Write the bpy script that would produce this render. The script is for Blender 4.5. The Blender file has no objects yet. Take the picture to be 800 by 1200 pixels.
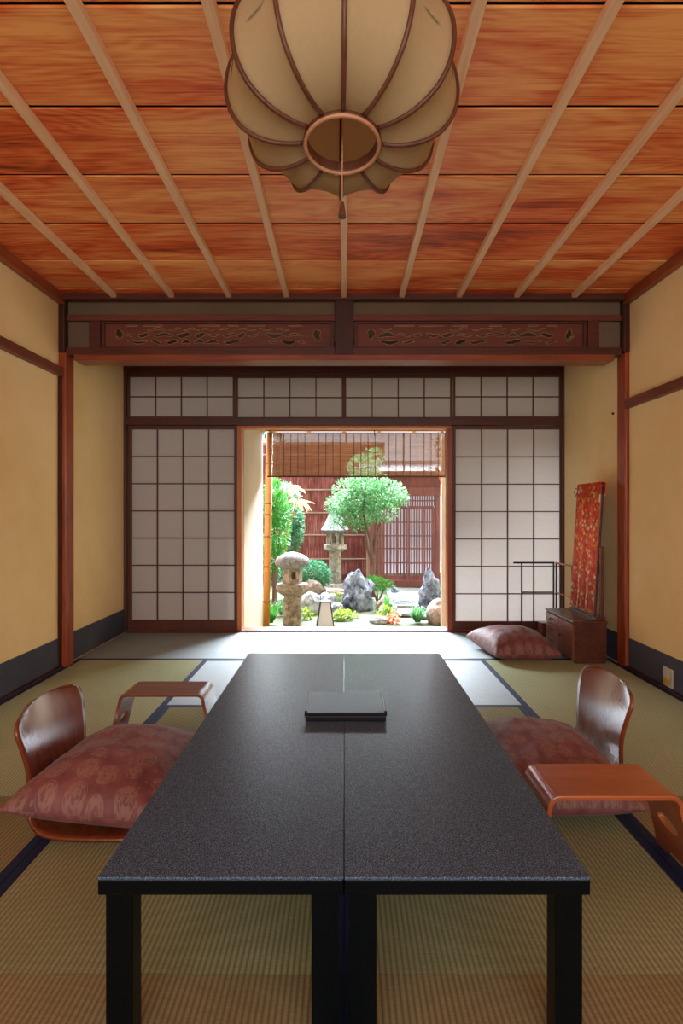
import bpy, bmesh, math, random
from mathutils import Vector, Matrix, noise
C = bpy.context.scene.collection
PI = math.pi
random.seed(7)
SC = bpy.context.scene

# ------------------------------------------------------------------ camera
cd = bpy.data.cameras.new('camera'); cam = bpy.data.objects.new('camera', cd); C.objects.link(cam)
cam.location = (0, 0, 1.03); cam.rotation_euler = (PI/2, 0, 0)
cd.sensor_fit = 'VERTICAL'; cd.sensor_height = 36; cd.lens = 36*672/1200
cd.shift_x = -3/1200; cd.clip_start = .02
SC.camera = cam
# ------------------------------------------------------------------ world / lights
w = bpy.data.worlds.new('sky'); SC.world = w; w.use_nodes = True
bgn = w.node_tree.nodes['Background']
bgn.inputs[0].default_value = (.86, .94, 1.0, 1); bgn.inputs[1].default_value = .9
def area(name, loc, rot, sx, sy, power, col, portal=False, spread=PI):
    l = bpy.data.lights.new(name, 'AREA'); l.shape = 'RECTANGLE'; l.size = sx; l.size_y = sy
    l.energy = power; l.color = col; l.spread = spread
    if portal: l.cycles.is_portal = True
    o = bpy.data.objects.new(name, l); C.objects.link(o); o.location = loc; o.rotation_euler = rot
    return o
# daylight falling into the courtyard over the fence, towards the opening
area('courtyard_daylight', (-.1, 10.3, 3.55), (math.radians(-76), 0, 0), 5.2, 1.6, 1950, (.78, .89, 1.0))
# added fill light behind the camera, set in an unseen window
area('rear_fill_light', (0, -1.93, 1.45), (math.radians(90), 0, 0), 3.3, 1.5, 26, (1.0, .98, .95))
area('sky_portal', (0, 5.6, 1.0), (math.radians(-90), 0, 0), 2.6, 2.0, 1, (1, 1, 1), portal=True)
SC.view_settings.view_transform = 'Standard'
SC.view_settings.look = 'None'
SC.view_settings.exposure = 1.18
SC.view_settings.gamma = 1.0
SC.view_settings.use_curve_mapping = False

# ------------------------------------------------------------------ helpers
def lin(c):
    r = []
    for v in c[:3]:
        v /= 255
        r.append(v/12.92 if v <= .04045 else ((v+.055)/1.055)**2.4)
    return (*r, 1)

class MB:
    def __init__(s): s.bm = bmesh.new()
    def box(s, x0, x1, y0, y1, z0, z1, bev=0, M=None):
        r = bmesh.ops.create_cube(s.bm, size=1)
        vs = r['verts']
        for v in vs:
            v.co = Vector((x0+(v.co.x+.5)*(x1-x0), y0+(v.co.y+.5)*(y1-y0), z0+(v.co.z+.5)*(z1-z0)))
        if bev:
            es = list({e for v in vs for e in v.link_edges})
            r2 = bmesh.ops.bevel(s.bm, geom=es, offset=bev, segments=2, affect='EDGES', profile=.5)
            vs = list({v for f in r2['faces'] for v in f.verts} | {v for v in vs if v.is_valid})
        if M is not None:
            for v in vs: v.co = M @ v.co
        return s
    def tube(s, pts, r, n=8, cap=True):
        pts = [Vector(p) for p in pts]
        rs = r if isinstance(r, (list, tuple)) else [r]*len(pts)
        rings = []
        up0 = None
        for i, p in enumerate(pts):
            d = (pts[min(i+1, len(pts)-1)] - pts[max(i-1, 0)])
            if d.length < 1e-9: d = Vector((0, 0, 1))
            d.normalize()
            if up0 is None: up0 = Vector((0, 0, 1)) if abs(d.z) < .9 else Vector((1, 0, 0))
            a = d.cross(up0)
            if a.length < 1e-6: a = d.cross(Vector((0, 1, 0)))
            a.normalize(); b = a.cross(d).normalized(); up0 = b
            rings.append([s.bm.verts.new(p + (a*math.cos(t)+b*math.sin(t))*rs[i]) for t in [2*PI*k/n for k in range(n)]])
        for i in range(len(rings)-1):
            for k in range(n):
                s.bm.faces.new((rings[i][k], rings[i][(k+1) % n], rings[i+1][(k+1) % n], rings[i+1][k]))
        if cap:
            s.bm.faces.new(rings[0][::-1]); s.bm.faces.new(rings[-1])
        return s
    def lathe(s, prof, c=(0, 0, 0), n=24, sides=None):
        rings = []
        m = sides or n
        for r, z in prof:
            if r < 1e-5: rings.append([s.bm.verts.new((c[0], c[1], c[2]+z))])
            else: rings.append([s.bm.verts.new((c[0]+r*math.cos(2*PI*(k+.5)/m), c[1]+r*math.sin(2*PI*(k+.5)/m), c[2]+z)) for k in range(m)])
        for a, b in zip(rings, rings[1:]):
            for k in range(m):
                k2 = (k+1) % m
                if len(a) == 1 and len(b) == 1: break
                if len(a) == 1: s.bm.faces.new((a[0], b[k], b[k2]))
                elif len(b) == 1: s.bm.faces.new((a[k], a[k2], b[0]))
                else: s.bm.faces.new((a[k], a[k2], b[k2], b[k]))
        for rg, rev in ((rings[0], 1), (rings[-1], 0)):
            if len(rg) > 1: s.bm.faces.new(rg[::-1] if rev else rg)
        return s
    def prism(s, poly, axis, a, b):
        def P(u, v, t):
            return {'x': (t, u, v), 'y': (u, t, v), 'z': (u, v, t)}[axis]
        A = [s.bm.verts.new(P(u, v, a)) for u, v in poly]; B = [s.bm.verts.new(P(u, v, b)) for u, v in poly]
        n = len(poly)
        s.bm.faces.new(A); s.bm.faces.new(B[::-1])
        for k in range(n): s.bm.faces.new((A[k], B[k], B[(k+1) % n], A[(k+1) % n]))
        return s
    def grid(s, f, nu, nv, uv=None):
        V = [[s.bm.verts.new(f(i/nu, j/nv)) for j in range(nv+1)] for i in range(nu+1)]
        F = []
        for i in range(nu):
            for j in range(nv):
                F.append((s.bm.faces.new((V[i][j], V[i+1][j], V[i+1][j+1], V[i][j+1])), i, j))
        if uv:
            L = s.bm.loops.layers.uv.verify()
            for fc, i, j in F:
                for lp, (a, b) in zip(fc.loops, ((i, j), (i+1, j), (i+1, j+1), (i, j+1))):
                    lp[L].uv = (a/nu, b/nv)
        return V
    def build(s, name, m, parent=None, smooth=False, fix=True, org=None):
        if fix: bmesh.ops.recalc_face_normals(s.bm, faces=s.bm.faces)
        me = bpy.data.meshes.new(name)
        if org is not None:
            for v in s.bm.verts: v.co -= Vector(org)
        s.bm.to_mesh(me); s.bm.free()
        if smooth:
            for p in me.polygons: p.use_smooth = True
        if m: me.materials.append(m)
        o = bpy.data.objects.new(name, me); C.objects.link(o)
        if org is not None: o.location = org
        if parent: o.parent = parent
        return o

def tag(o, label=None, cat=None, group=None, kind=None):
    for k, v in (('label', label), ('category', cat), ('group', group), ('kind', kind)):
        if v: o[k] = v
    return o
def empty(name, loc, label=None, cat=None, group=None, rz=0, kind=None):
    o = bpy.data.objects.new(name, None); C.objects.link(o); o.location = loc; o.rotation_euler.z = rz
    o.empty_display_size = .05
    return tag(o, label, cat, group, kind)
def copy_tree(o, parent=None):
    c = o.copy(); C.objects.link(c); c.parent = parent
    for ch in list(o.children): copy_tree(ch, c)
    return c
def st(o, label=None): o['kind'] = 'structure'; return o
def bevel(o, wd=.003, seg=2):
    m = o.modifiers.new('bevel', 'BEVEL'); m.width = wd; m.segments = seg; m.limit_method = 'ANGLE'; m.angle_limit = math.radians(40)
    return o

# ------------------------------------------------------------------ materials
def newmat(name):
    m = bpy.data.materials.new(name); m.use_nodes = True
    nt = m.node_tree; b = nt.nodes['Principled BSDF']
    return m, nt, b
def N(nt, t, **kw):
    n = nt.nodes.new(t)
    for k, v in kw.items(): setattr(n, k, v)
    return n
def coords(nt, scale=(1, 1, 1), kind='Object'):
    tc = N(nt, 'ShaderNodeTexCoord'); mp = N(nt, 'ShaderNodeMapping')
    nt.links.new(tc.outputs[kind], mp.inputs[0]); mp.inputs['Scale'].default_value = scale
    return mp.outputs[0]
def ramp(nt, fac, stops):
    r = N(nt, 'ShaderNodeValToRGB'); nt.links.new(fac, r.inputs[0])
    e = r.color_ramp.elements
    e[0].position, e[0].color = stops[0]; e[1].position, e[1].color = stops[-1]
    for p, c in stops[1:-1]:
        x = e.new(p); x.color = c
    return r.outputs[0]
def noise_tex(nt, vec, scale, detail=4, rough=.55, dist=0):
    n = N(nt, 'ShaderNodeTexNoise'); n.inputs['Scale'].default_value = scale; n.inputs['Detail'].default_value = detail
    n.inputs['Roughness'].default_value = rough; n.inputs['Distortion'].default_value = dist
    nt.links.new(vec, n.inputs['Vector']); return n.outputs['Fac']
def bumpn(nt, b, h, strength=.3, dist=.01):
    n = N(nt, 'ShaderNodeBump'); n.inputs['Strength'].default_value = strength; n.inputs['Distance'].default_value = dist
    nt.links.new(h, n.inputs['Height']); nt.links.new(n.outputs[0], b.inputs['Normal'])
def mixc(nt, fac, a, b, mode='MIX'):
    n = N(nt, 'ShaderNodeMix', data_type='RGBA', blend_type=mode)
    for i, v in ((6, a), (7, b)):
        if isinstance(v, tuple): n.inputs[i].default_value = v
        else: nt.links.new(v, n.inputs[i])
    if isinstance(fac, (int, float)): n.inputs[0].default_value = fac
    else: nt.links.new(fac, n.inputs[0])
    return n.outputs[2]
def math_n(nt, op, a, b=None, c=None):
    n = N(nt, 'ShaderNodeMath', operation=op)
    for i, v in enumerate((a, b, c)):
        if v is None: continue
        if isinstance(v, (int, float)): n.inputs[i].default_value = v
        else: nt.links.new(v, n.inputs[i])
    return n.outputs[0]

def wood(name, c1, c2, axis='z', rough=.45, fine=60, spec=.4, bump=.12):
    m, nt, b = newmat(name)
    sc = {'x': (.06, 1, 1), 'y': (1, .06, 1), 'z': (1, 1, .06)}[axis]
    v = coords(nt, sc)
    f1 = noise_tex(nt, v, fine, 5, .6, .4)
    v2 = coords(nt, {'x': (.25, 1, 1), 'y': (1, .25, 1), 'z': (1, 1, .25)}[axis])
    f2 = noise_tex(nt, v2, 5, 3, .5, 1.0)
    s = math_n(nt, 'ADD', math_n(nt, 'MULTIPLY', f1, .6), math_n(nt, 'MULTIPLY', f2, .4))
    col = ramp(nt, s, [(.34, lin(c1)), (.66, lin(c2))])
    nt.links.new(col, b.inputs['Base Color'])
    b.inputs['Roughness'].default_value = rough; b.inputs['Specular IOR Level'].default_value = spec
    bumpn(nt, b, f1, bump, .002)
    return m
def plain(name, c, rough=.5, metal=0, spec=.5, coat=0):
    m, nt, b = newmat(name)
    v = coords(nt); f = noise_tex(nt, v, 35, 3)
    c = lin(c); d = tuple(x*.82 for x in c[:3])+(1,)
    nt.links.new(ramp(nt, f, [(.3, d), (.7, c)]), b.inputs['Base Color'])
    b.inputs['Roughness'].default_value = rough; b.inputs['Metallic'].default_value = metal
    b.inputs['Specular IOR Level'].default_value = spec; b.inputs['Coat Weight'].default_value = coat
    return m
def plaster(name, c1, c2, big=1.2):
    m, nt, b = newmat(name)
    v = coords(nt)
    f = noise_tex(nt, v, big, 6, .65); g = noise_tex(nt, v, 160, 4, .7)
    s = math_n(nt, 'ADD', math_n(nt, 'MULTIPLY', f, .75), math_n(nt, 'MULTIPLY', g, .25))
    nt.links.new(ramp(nt, s, [(.35, lin(c1)), (.65, lin(c2))]), b.inputs['Base Color'])
    b.inputs['Roughness'].default_value = .92; b.inputs['Specular IOR Level'].default_value = .15
    bumpn(nt, b, g, .35, .002)
    return m
def stone(name, c1, c2, scale=14, contrast=(.38, .62), moss=None):
    m, nt, b = newmat(name)
    v = coords(nt)
    f = noise_tex(nt, v, scale, 8, .7, .5); g = noise_tex(nt, v, scale*6, 4, .7)
    col = ramp(nt, f, [(contrast[0], lin(c1)), (contrast[1], lin(c2))])
    if moss:
        geo = N(nt, 'ShaderNodeNewGeometry'); sx = N(nt, 'ShaderNodeSeparateXYZ'); nt.links.new(geo.outputs['Normal'], sx.inputs[0])
        k = math_n(nt, 'MULTIPLY', math_n(nt, 'GREATER_THAN', f, .52), .6)
        col = mixc(nt, k, col, lin(moss))
    nt.links.new(col, b.inputs['Base Color'])
    b.inputs['Roughness'].default_value = .85; bumpn(nt, b, g, .7, .01)
    return m
def leafmat(name, c1, c2, trans=.35):
    m, nt, b = newmat(name)
    oi = N(nt, 'ShaderNodeNewGeometry')
    col = ramp(nt, oi.outputs['Random Per Island'], [(.0, lin(c1)), (1, lin(c2))])
    nt.links.new(col, b.inputs['Base Color']); b.inputs['Roughness'].default_value = .45
    t = N(nt, 'ShaderNodeBsdfTranslucent'); nt.links.new(col, t.inputs[0])
    mx = N(nt, 'ShaderNodeMixShader'); mx.inputs[0].default_value = trans
    nt.links.new(b.outputs[0], mx.inputs[1]); nt.links.new(t.outputs[0], mx.inputs[2])
    nt.links.new(mx.outputs[0], nt.nodes['Material Output'].inputs[0])
    return m

def paper(name, c, trans):
    m, nt, b = newmat(name)
    v = coords(nt); f = noise_tex(nt, v, 70, 5, .7)
    c = lin(c); d = tuple(x*.93 for x in c[:3])+(1,)
    col = ramp(nt, f, [(.3, d), (.7, c)])
    nt.links.new(col, b.inputs['Base Color']); b.inputs['Roughness'].default_value = .9; b.inputs['Specular IOR Level'].default_value = .1
    t = N(nt, 'ShaderNodeBsdfTranslucent'); nt.links.new(col, t.inputs[0])
    mx = N(nt, 'ShaderNodeMixShader'); mx.inputs[0].default_value = trans
    nt.links.new(b.outputs[0], mx.inputs[1]); nt.links.new(t.outputs[0], mx.inputs[2])
    nt.links.new(mx.outputs[0], nt.nodes['Material Output'].inputs[0])
    return m

M = {}
M['wall'] = plaster('ochre_plaster', (238, 202, 140), (250, 222, 168))
M['base'] = plaster('indigo_wainscot_paper', (66, 68, 80), (84, 86, 98), 3)
M['transom_plaster'] = plaster('grey_brown_plaster', (104, 86, 68), (122, 102, 82))
M['pillar'] = wood('pillar_wood', (112, 44, 24), (176, 84, 44), 'z', .32, 45)
M['dark_v'] = wood('dark_post_wood', (46, 20, 14), (78, 34, 22), 'z', .4)
M['beam'] = wood('lintel_wood', (112, 50, 30), (160, 82, 50), 'x', .32, 45)
M['beam_dark'] = wood('dark_beam_wood', (66, 30, 22), (100, 48, 34), 'x', .45)
M['carved'] = wood('carved_panel_wood', (92, 44, 32), (122, 60, 42), 'x', .5)
M['shoji_wood'] = wood('shoji_lattice_wood', (74, 38, 26), (108, 56, 38), 'z', .5)
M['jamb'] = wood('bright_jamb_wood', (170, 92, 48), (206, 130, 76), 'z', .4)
M['rail'] = wood('wall_rail_wood', (96, 44, 30), (136, 70, 48), 'y', .42)
M['batten'] = wood('pale_batten_wood', (224, 172, 128), (246, 206, 166), 'y', .5, 50)
M['cornice'] = wood('cornice_wood', (120, 56, 30), (168, 84, 46), 'y', .4)
M['paper'] = paper('shoji_paper', (216, 210, 206), .36)
M['lacquer'] = plain('black_lacquer', (3, 8, 12), .35, 0, .15)
M['box_lacquer'] = plain('dark_red_lacquer', (22, 14, 22), .3, 0, .2)
M['black'] = plain('black_wood', (26, 20, 20), .4)

def ceiling_mat():
    m, nt, b = newmat('cedar_ceiling_boards')
    tc = N(nt, 'ShaderNodeTexCoord'); sx = N(nt, 'ShaderNodeSeparateXYZ'); nt.links.new(tc.outputs['Object'], sx.inputs[0])
    bi = math_n(nt, 'FLOOR', math_n(nt, 'DIVIDE', math_n(nt, 'SUBTRACT', sx.outputs[1], 3.68-20*.4125), .4125))
    bx = math_n(nt, 'FLOOR', math_n(nt, 'DIVIDE', sx.outputs[0], 1.9))
    ox = math_n(nt, 'ADD', sx.outputs[0], math_n(nt, 'MULTIPLY', bi, 7.31))
    cb = N(nt, 'ShaderNodeCombineXYZ')
    nt.links.new(math_n(nt, 'MULTIPLY', ox, .22), cb.inputs[0]); nt.links.new(sx.outputs[1], cb.inputs[1]); nt.links.new(math_n(nt, 'MULTIPLY', bi, 3.7), cb.inputs[2])
    big = noise_tex(nt, cb.outputs[0], 2.6, 3, .5, .6)
    # growth-ring figure: contour lines of the slow noise
    rings = math_n(nt, 'SINE', math_n(nt, 'ADD', math_n(nt, 'MULTIPLY', big, 110), math_n(nt, 'MULTIPLY', sx.outputs[1], 120)))
    rings = math_n(nt, 'ADD', math_n(nt, 'MULTIPLY', rings, .5), .5)
    fine_v = N(nt, 'ShaderNodeMapping'); fine_v.inputs['Scale'].default_value = (.12, 1, 1); nt.links.new(cb.outputs[0], fine_v.inputs[0])
    fine = noise_tex(nt, fine_v.outputs[0], 110, 4, .7)
    blot = noise_tex(nt, cb.outputs[0], 5.5, 4, .6)
    s = math_n(nt, 'ADD', math_n(nt, 'MULTIPLY', rings, .055), math_n(nt, 'ADD', math_n(nt, 'MULTIPLY', fine, .40), math_n(nt, 'MULTIPLY', blot, .66)))
    wn = N(nt, 'ShaderNodeTexWhiteNoise', noise_dimensions='1D'); nt.links.new(bi, wn.inputs['W'])
    s = math_n(nt, 'ADD', s, math_n(nt, 'MULTIPLY', math_n(nt, 'SUBTRACT', wn.outputs[0], .3), .10))
    col = ramp(nt, s, [(.38, lin((124, 38, 16))), (.52, lin((226, 98, 42))), (.70, lin((254, 178, 106)))])
    nt.links.new(col, b.inputs['Base Color']); b.inputs['Roughness'].default_value = .42
    b.inputs['Specular IOR Level'].default_value = .35
    bumpn(nt, b, s, .15, .003)
    return m
M['ceiling'] = ceiling_mat()

def tatami_mat(name, c1, c2):
    m, nt, b = newmat(name)
    tc = N(nt, 'ShaderNodeTexCoord'); sx = N(nt, 'ShaderNodeSeparateXYZ'); nt.links.new(tc.outputs['Object'], sx.inputs[0])
    r = math_n(nt, 'SINE', math_n(nt, 'MULTIPLY', sx.outputs[0], 2*PI/.0135))
    r = math_n(nt, 'ADD', math_n(nt, 'MULTIPLY', r, .5), .5)
    r = math_n(nt, 'POWER', r, .6)
    v = N(nt, 'ShaderNodeMapping'); v.inputs['Scale'].default_value = (.15, 1, 1); nt.links.new(tc.outputs['Object'], v.inputs[0])
    rush = noise_tex(nt, v.outputs[0], 260, 3, .7)
    big = noise_tex(nt, coords(nt), 3.0, 4, .6)
    base = ramp(nt, math_n(nt, 'ADD', math_n(nt, 'MULTIPLY', rush, .6), math_n(nt, 'MULTIPLY', big, .4)), [(.35, lin(c1)), (.65, lin(c2))])
    dark = tuple(x*.62 for x in lin(c1)[:3])+(1,)
    col = mixc(nt, r, dark, base)
    nt.links.new(col, b.inputs['Base Color'])
    h = math_n(nt, 'ADD', r, math_n(nt, 'MULTIPLY', rush, .35)); bumpn(nt, b, h, .35, .0018)
    b.inputs['Roughness'].default_value = .5; b.inputs['Specular IOR Level'].default_value = .45
    b.inputs['Anisotropic'].default_value = .75
    vt = N(nt, 'ShaderNodeVectorTransform', vector_type='VECTOR', convert_from='OBJECT', convert_to='WORLD')
    vt.inputs[0].default_value = (0, 1, 0); nt.links.new(vt.outputs[0], b.inputs['Tangent'])
    return m
M['tatami'] = tatami_mat('woven_rush_green', (168, 172, 132), (196, 200, 162))
M['tatami_b'] = tatami_mat('woven_rush_daylit', (142, 150, 150), (168, 176, 178)); M['tatami_b'].node_tree.nodes['Principled BSDF'].inputs['Roughness'].default_value = .5; M['tatami_b'].node_tree.nodes['Principled BSDF'].inputs['Specular IOR Level'].default_value = .25  # paler, bluer rush: daylight sheen from the opening put into the colour
M['tatami_c'] = tatami_mat('woven_rush_table_shade', (138, 134, 96), (168, 166, 126)); M['tatami_c'].node_tree.nodes['Principled BSDF'].inputs['Specular IOR Level'].default_value = .25  # darker rush colour stands in for the shade under the tables
M['tatami_n'] = tatami_mat('woven_rush_near_shade', (132, 114, 76), (162, 144, 104))  # browner rush colour stands in for the dimmer light on the near floor
M['border'] = plain('navy_mat_border', (24, 34, 70), .7, 0, .3)

def ply(name, c1, c2, axis, rough=.22):
    m = wood(name, c1, c2, axis, rough, 38, .5, .0)
    m.node_tree.nodes['Principled BSDF'].inputs['Coat Weight'].default_value = .6
    m.node_tree.nodes['Principled BSDF'].inputs['Coat Roughness'].default_value = .25
    return m
M['ply'] = ply('glossy_bent_plywood', (100, 42, 22), (140, 66, 36), 'z')
M['ply_arm'] = ply('orange_bent_plywood', (150, 74, 36), (182, 98, 52), 'x', .3)
M['ply_arm_dark'] = ply('brown_bent_plywood', (110, 56, 32), (150, 84, 54), 'x', .3)
M['dresser'] = ply('dresser_wood', (66, 28, 20), (110, 54, 36), 'y', .35)
M['dresser_front'] = ply('dresser_front_wood', (92, 42, 28), (150, 84, 56), 'z', .35)

def brocade(name, base, dark, fig):
    m, nt, b = newmat(name)
    v = coords(nt, (1, 1, 1), 'UV')
    vo = N(nt, 'ShaderNodeTexVoronoi'); vo.inputs['Scale'].default_value = 6.6; vo.inputs['Randomness'].default_value = .3
    nt.links.new(v, vo.inputs['Vector'])
    d = vo.outputs['Distance']
    inside = math_n(nt, 'LESS_THAN', d, .43)
    ring = math_n(nt, 'GREATER_THAN', math_n(nt, 'SINE', math_n(nt, 'MULTIPLY', d, 62)), .1)
    ang = noise_tex(nt, v, 42, 2, .5)
    tex = math_n(nt, 'GREATER_THAN', ang, .5)
    body = math_n(nt, 'MULTIPLY', inside, math_n(nt, 'MAXIMUM', math_n(nt, 'MULTIPLY', ring, .6), math_n(nt, 'MULTIPLY', tex, .75)))
    vo2 = N(nt, 'ShaderNodeTexVoronoi'); vo2.inputs['Scale'].default_value = 15; nt.links.new(v, vo2.inputs['Vector'])
    small = math_n(nt, 'MULTIPLY', math_n(nt, 'LESS_THAN', vo2.outputs['Distance'], .2), math_n(nt, 'SUBTRACT', 1, inside))
    fac = math_n(nt, 'MULTIPLY', math_n(nt, 'MAXIMUM', body, math_n(nt, 'MULTIPLY', small, .6)), .8)
    bg = ramp(nt, noise_tex(nt, v, 9, 3), [(.35, lin(dark)), (.65, lin(base))])
    nt.links.new(mixc(nt, fac, bg, lin(fig)), b.inputs['Base Color'])
    b.inputs['Roughness'].default_value = .62; b.inputs['Sheen Weight'].default_value = .12; b.inputs['Sheen Roughness'].default_value = .4
    cl = noise_tex(nt, coords(nt), 700, 2); bumpn(nt, b, cl, .2, .001)
    return m
M['brocade'] = brocade('mauve_red_brocade', (136, 76, 76), (106, 54, 54), (146, 108, 92))

def red_cloth():
    m, nt, b = newmat('red_flowered_cloth')
    v = coords(nt, (0, 1, 1)); mp = N(nt, 'ShaderNodeMapping'); mp.inputs['Scale'].default_value = (30, 30, 30); nt.links.new(v, mp.inputs[0])
    vo = N(nt, 'ShaderNodeTexVoronoi'); vo.inputs['Scale'].default_value = 1; nt.links.new(mp.outputs[0], vo.inputs['Vector'])
    fl = math_n(nt, 'LESS_THAN', vo.outputs['Distance'], .42)
    sel = N(nt, 'ShaderNodeSeparateColor'); nt.links.new(vo.outputs['Color'], sel.inputs[0])
    fc = ramp(nt, sel.outputs[0], [(0, lin((232, 60, 20))), (.4, lin((250, 190, 50))), (.8, lin((250, 205, 90))), (1, lin((250, 240, 215)))])
    bg = ramp(nt, noise_tex(nt, mp.outputs[0], .8, 3), [(.4, lin((232, 34, 12))), (.6, lin((252, 92, 26)))])
    nt.links.new(mixc(nt, fl, bg, fc), b.inputs['Base Color']); b.inputs['Roughness'].default_value = .55
    return m
M['red_cloth'] = red_cloth()

def tabletop_mat():
    m, nt, b = newmat('grained_black_tabletop')
    v = coords(nt)
    f = noise_tex(nt, v, 420, 3, .7); g = noise_tex(nt, v, 190, 2, .6)
    nt.links.new(ramp(nt, f, [(.38, lin((16, 24, 36))), (.5, lin((50, 66, 84))), (.64, lin((128, 148, 176)))]), b.inputs['Base Color'])
    b.inputs['Roughness'].default_value = .34; b.inputs['Specular IOR Level'].default_value = .18
    bumpn(nt, b, g, .25, .001)
    return m
M['tabletop'] = tabletop_mat()

def bark_fence():
    m, nt, b = newmat('red_cedar_bark')
    f = noise_tex(nt, coords(nt, (1, 1, .05)), 42, 6, .75); g = noise_tex(nt, coords(nt), 2.3, 4)
    s = math_n(nt, 'ADD', math_n(nt, 'MULTIPLY', f, .7), math_n(nt, 'MULTIPLY', g, .3))
    nt.links.new(ramp(nt, s, [(.36, lin((76, 34, 34))), (.52, lin((140, 74, 66))), (.66, lin((206, 160, 150)))]), b.inputs['Base Color'])
    b.inputs['Roughness'].default_value = .9; bumpn(nt, b, f, .6, .01)
    return m
M['bark'] = bark_fence()
M['bamboo_grey'] = wood('weathered_bamboo', (150, 120, 108), (196, 170, 156), 'x', .6)
M['bamboo'] = wood('yellow_bamboo', (150, 88, 34), (188, 126, 58), 'z', .4)
M['node'] = plain('bamboo_node', (120, 70, 26), .6)
M['gate'] = wood('gate_wood', (92, 48, 46), (136, 80, 74), 'z', .7)
M['gate_back'] = plain('pale_gate_backing', (196, 196, 214), .8)
M['garden_post'] = wood('pale_garden_post', (170, 140, 124), (206, 180, 160), 'z', .6)
M['eave'] = wood('eave_wood', (176, 120, 72), (222, 170, 116), 'y', .6)
M['cream'] = plaster('cream_plaster', (176, 160, 136), (196, 180, 156))
M['sudare'] = wood('split_bamboo_slats', (128, 84, 52), (176, 124, 80), 'x', .6)
M['thread'] = plain('dark_thread', (70, 40, 28), .8)
M['stone_y'] = stone('mossy_warm_stone', (92, 78, 64), (158, 142, 122), 16)
M['stone_g'] = stone('pale_grey_stone', (106, 100, 90), (168, 160, 146), 18)
M['stone_roof'] = stone('grey_lantern_roof', (84, 84, 88), (142, 140, 138), 20)
M['rock_blue'] = stone('blue_grey_rock', (40, 48, 66), (168, 178, 196), 7, (.40, .66))
M['rock_grey'] = stone('grey_rock', (96, 98, 108), (184, 184, 186), 8)
M['rock_brown'] = stone('brown_rock', (106, 86, 76), (170, 148, 134), 8)
M['ground'] = stone('mossy_earth', (70, 84, 52), (124, 128, 100), 4, (.4, .6))
M['paving'] = stone('pale_paving', (112, 112, 108), (156, 156, 150), 9)
M['pebbles'] = stone('dark_pebbles', (60, 70, 84), (160, 168, 178), 60)
M['leaf_bright'] = leafmat('bright_green_leaves', (44, 128, 40), (96, 172, 68), .35)
M['leaf_tree'] = leafmat('tree_leaves', (44, 110, 62), (134, 186, 122), .4)
M['leaf_blue'] = leafmat('blue_green_leaves', (40, 112, 74), (104, 176, 130), .4)
M['leaf_bamboo'] = leafmat('yellow_bamboo_leaves', (196, 196, 110), (240, 232, 160), .4)
M['leaf_yellow'] = leafmat('yellow_green_leaves', (90, 150, 50), (196, 204, 80), .4)
M['leaf_red'] = leafmat('orange_red_leaves', (200, 84, 50), (240, 160, 110), .4)
M['trunk'] = wood('tree_bark', (74, 52, 46), (120, 92, 82), 'z', .9)
M['steel'] = plain('dark_grey_metal', (60, 62, 70), .5, .6)
M['lamp_panel'] = paper('milky_lamp_panel', (214, 208, 204), .35)
M['lamp_cloth'] = paper('lamp_cloth', (204, 178, 136), .4)
M['rattan'] = wood('lamp_rib_wood', (76, 40, 26), (110, 62, 42), 'z', .45)
M['ring_wood'] = wood('lamp_ring_wood', (170, 112, 78), (204, 148, 110), 'x', .45)
M['white_plastic'] = plain('ivory_plastic', (205, 200, 180), .4)
M['orange_plastic'] = plain('amber_plastic', (205, 140, 40), .4)

# ================================================================== SETTING
WX = 1.89
# --- floor slab under the mats
o = MB().box(-2.1, 2.1, -2.2, 5.05, -.12, -.055).build('floor', plain('underfloor_boards', (90, 74, 56), .8)); st(o)
# --- room walls
st(MB().box(-WX-.14, -WX, -2.1, 5.16, -.055, 2.62).build('wall_left', M['wall']))
st(MB().box(WX, WX+.14, -2.1, 5.16, -.055, 2.62).build('wall_right', M['wall']))
b = MB(); b.box(-WX, WX, -2.1, -1.98, -.055, .45); b.box(-WX, WX, -2.1, -1.98, 2.25, 2.62)
b.box(-WX, -1.70, -2.1, -1.98, .45, 2.25); b.box(1.70, WX, -2.1, -1.98, .45, 2.25)
st(b.build('wall_rear', M['wall']))
b = MB()
for x0 in (-1.70, -.86, -.02, .82): b.box(x0, x0+.04+(.84 if x0 > .8 else 0)*0, -2.07, -2.02, .45, 2.25)
b.box(1.66, 1.70, -2.07, -2.02, .45, 2.25); b.box(-1.7, 1.7, -2.07, -2.02, .45, .50); b.box(-1.7, 1.7, -2.07, -2.02, 2.20, 2.25)
st(b.build('window_5', M['shoji_wood']))  # unseen window frame, added around the rear fill light
# baseboards (indigo paper wainscot)
for s, nm in ((-1, 'baseboard_left'), (1, 'baseboard_right')):
    x0, x1 = sorted((s*WX, s*(WX-.006)))
    b = MB(); b.box(x0, x1, -1.98, 3.81, 0, .195); b.box(x0, x1, 3.915, 4.96, 0, .195)
    st(b.build(nm, M['base']))
    # thin dark fillet between wainscot and mat
    x0, x1 = sorted((s*(WX-.006), s*(WX-.03)))
    st(MB().box(x0, x1, -1.98, 3.80, -.05, .012).build('trim_1' if s < 0 else 'trim_2', M['dark_v']))
# wall rails (the right one sits lower)
o = bevel(MB().box(-WX, -WX+.035, -1.98, 3.80, 1.925, 1.985).build('trim_3', M['rail'])); st(o)
o = bevel(MB().box(WX-.035, WX, -1.98, 3.80, 1.715, 1.775).build('trim_4', M['rail'])); st(o)
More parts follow.
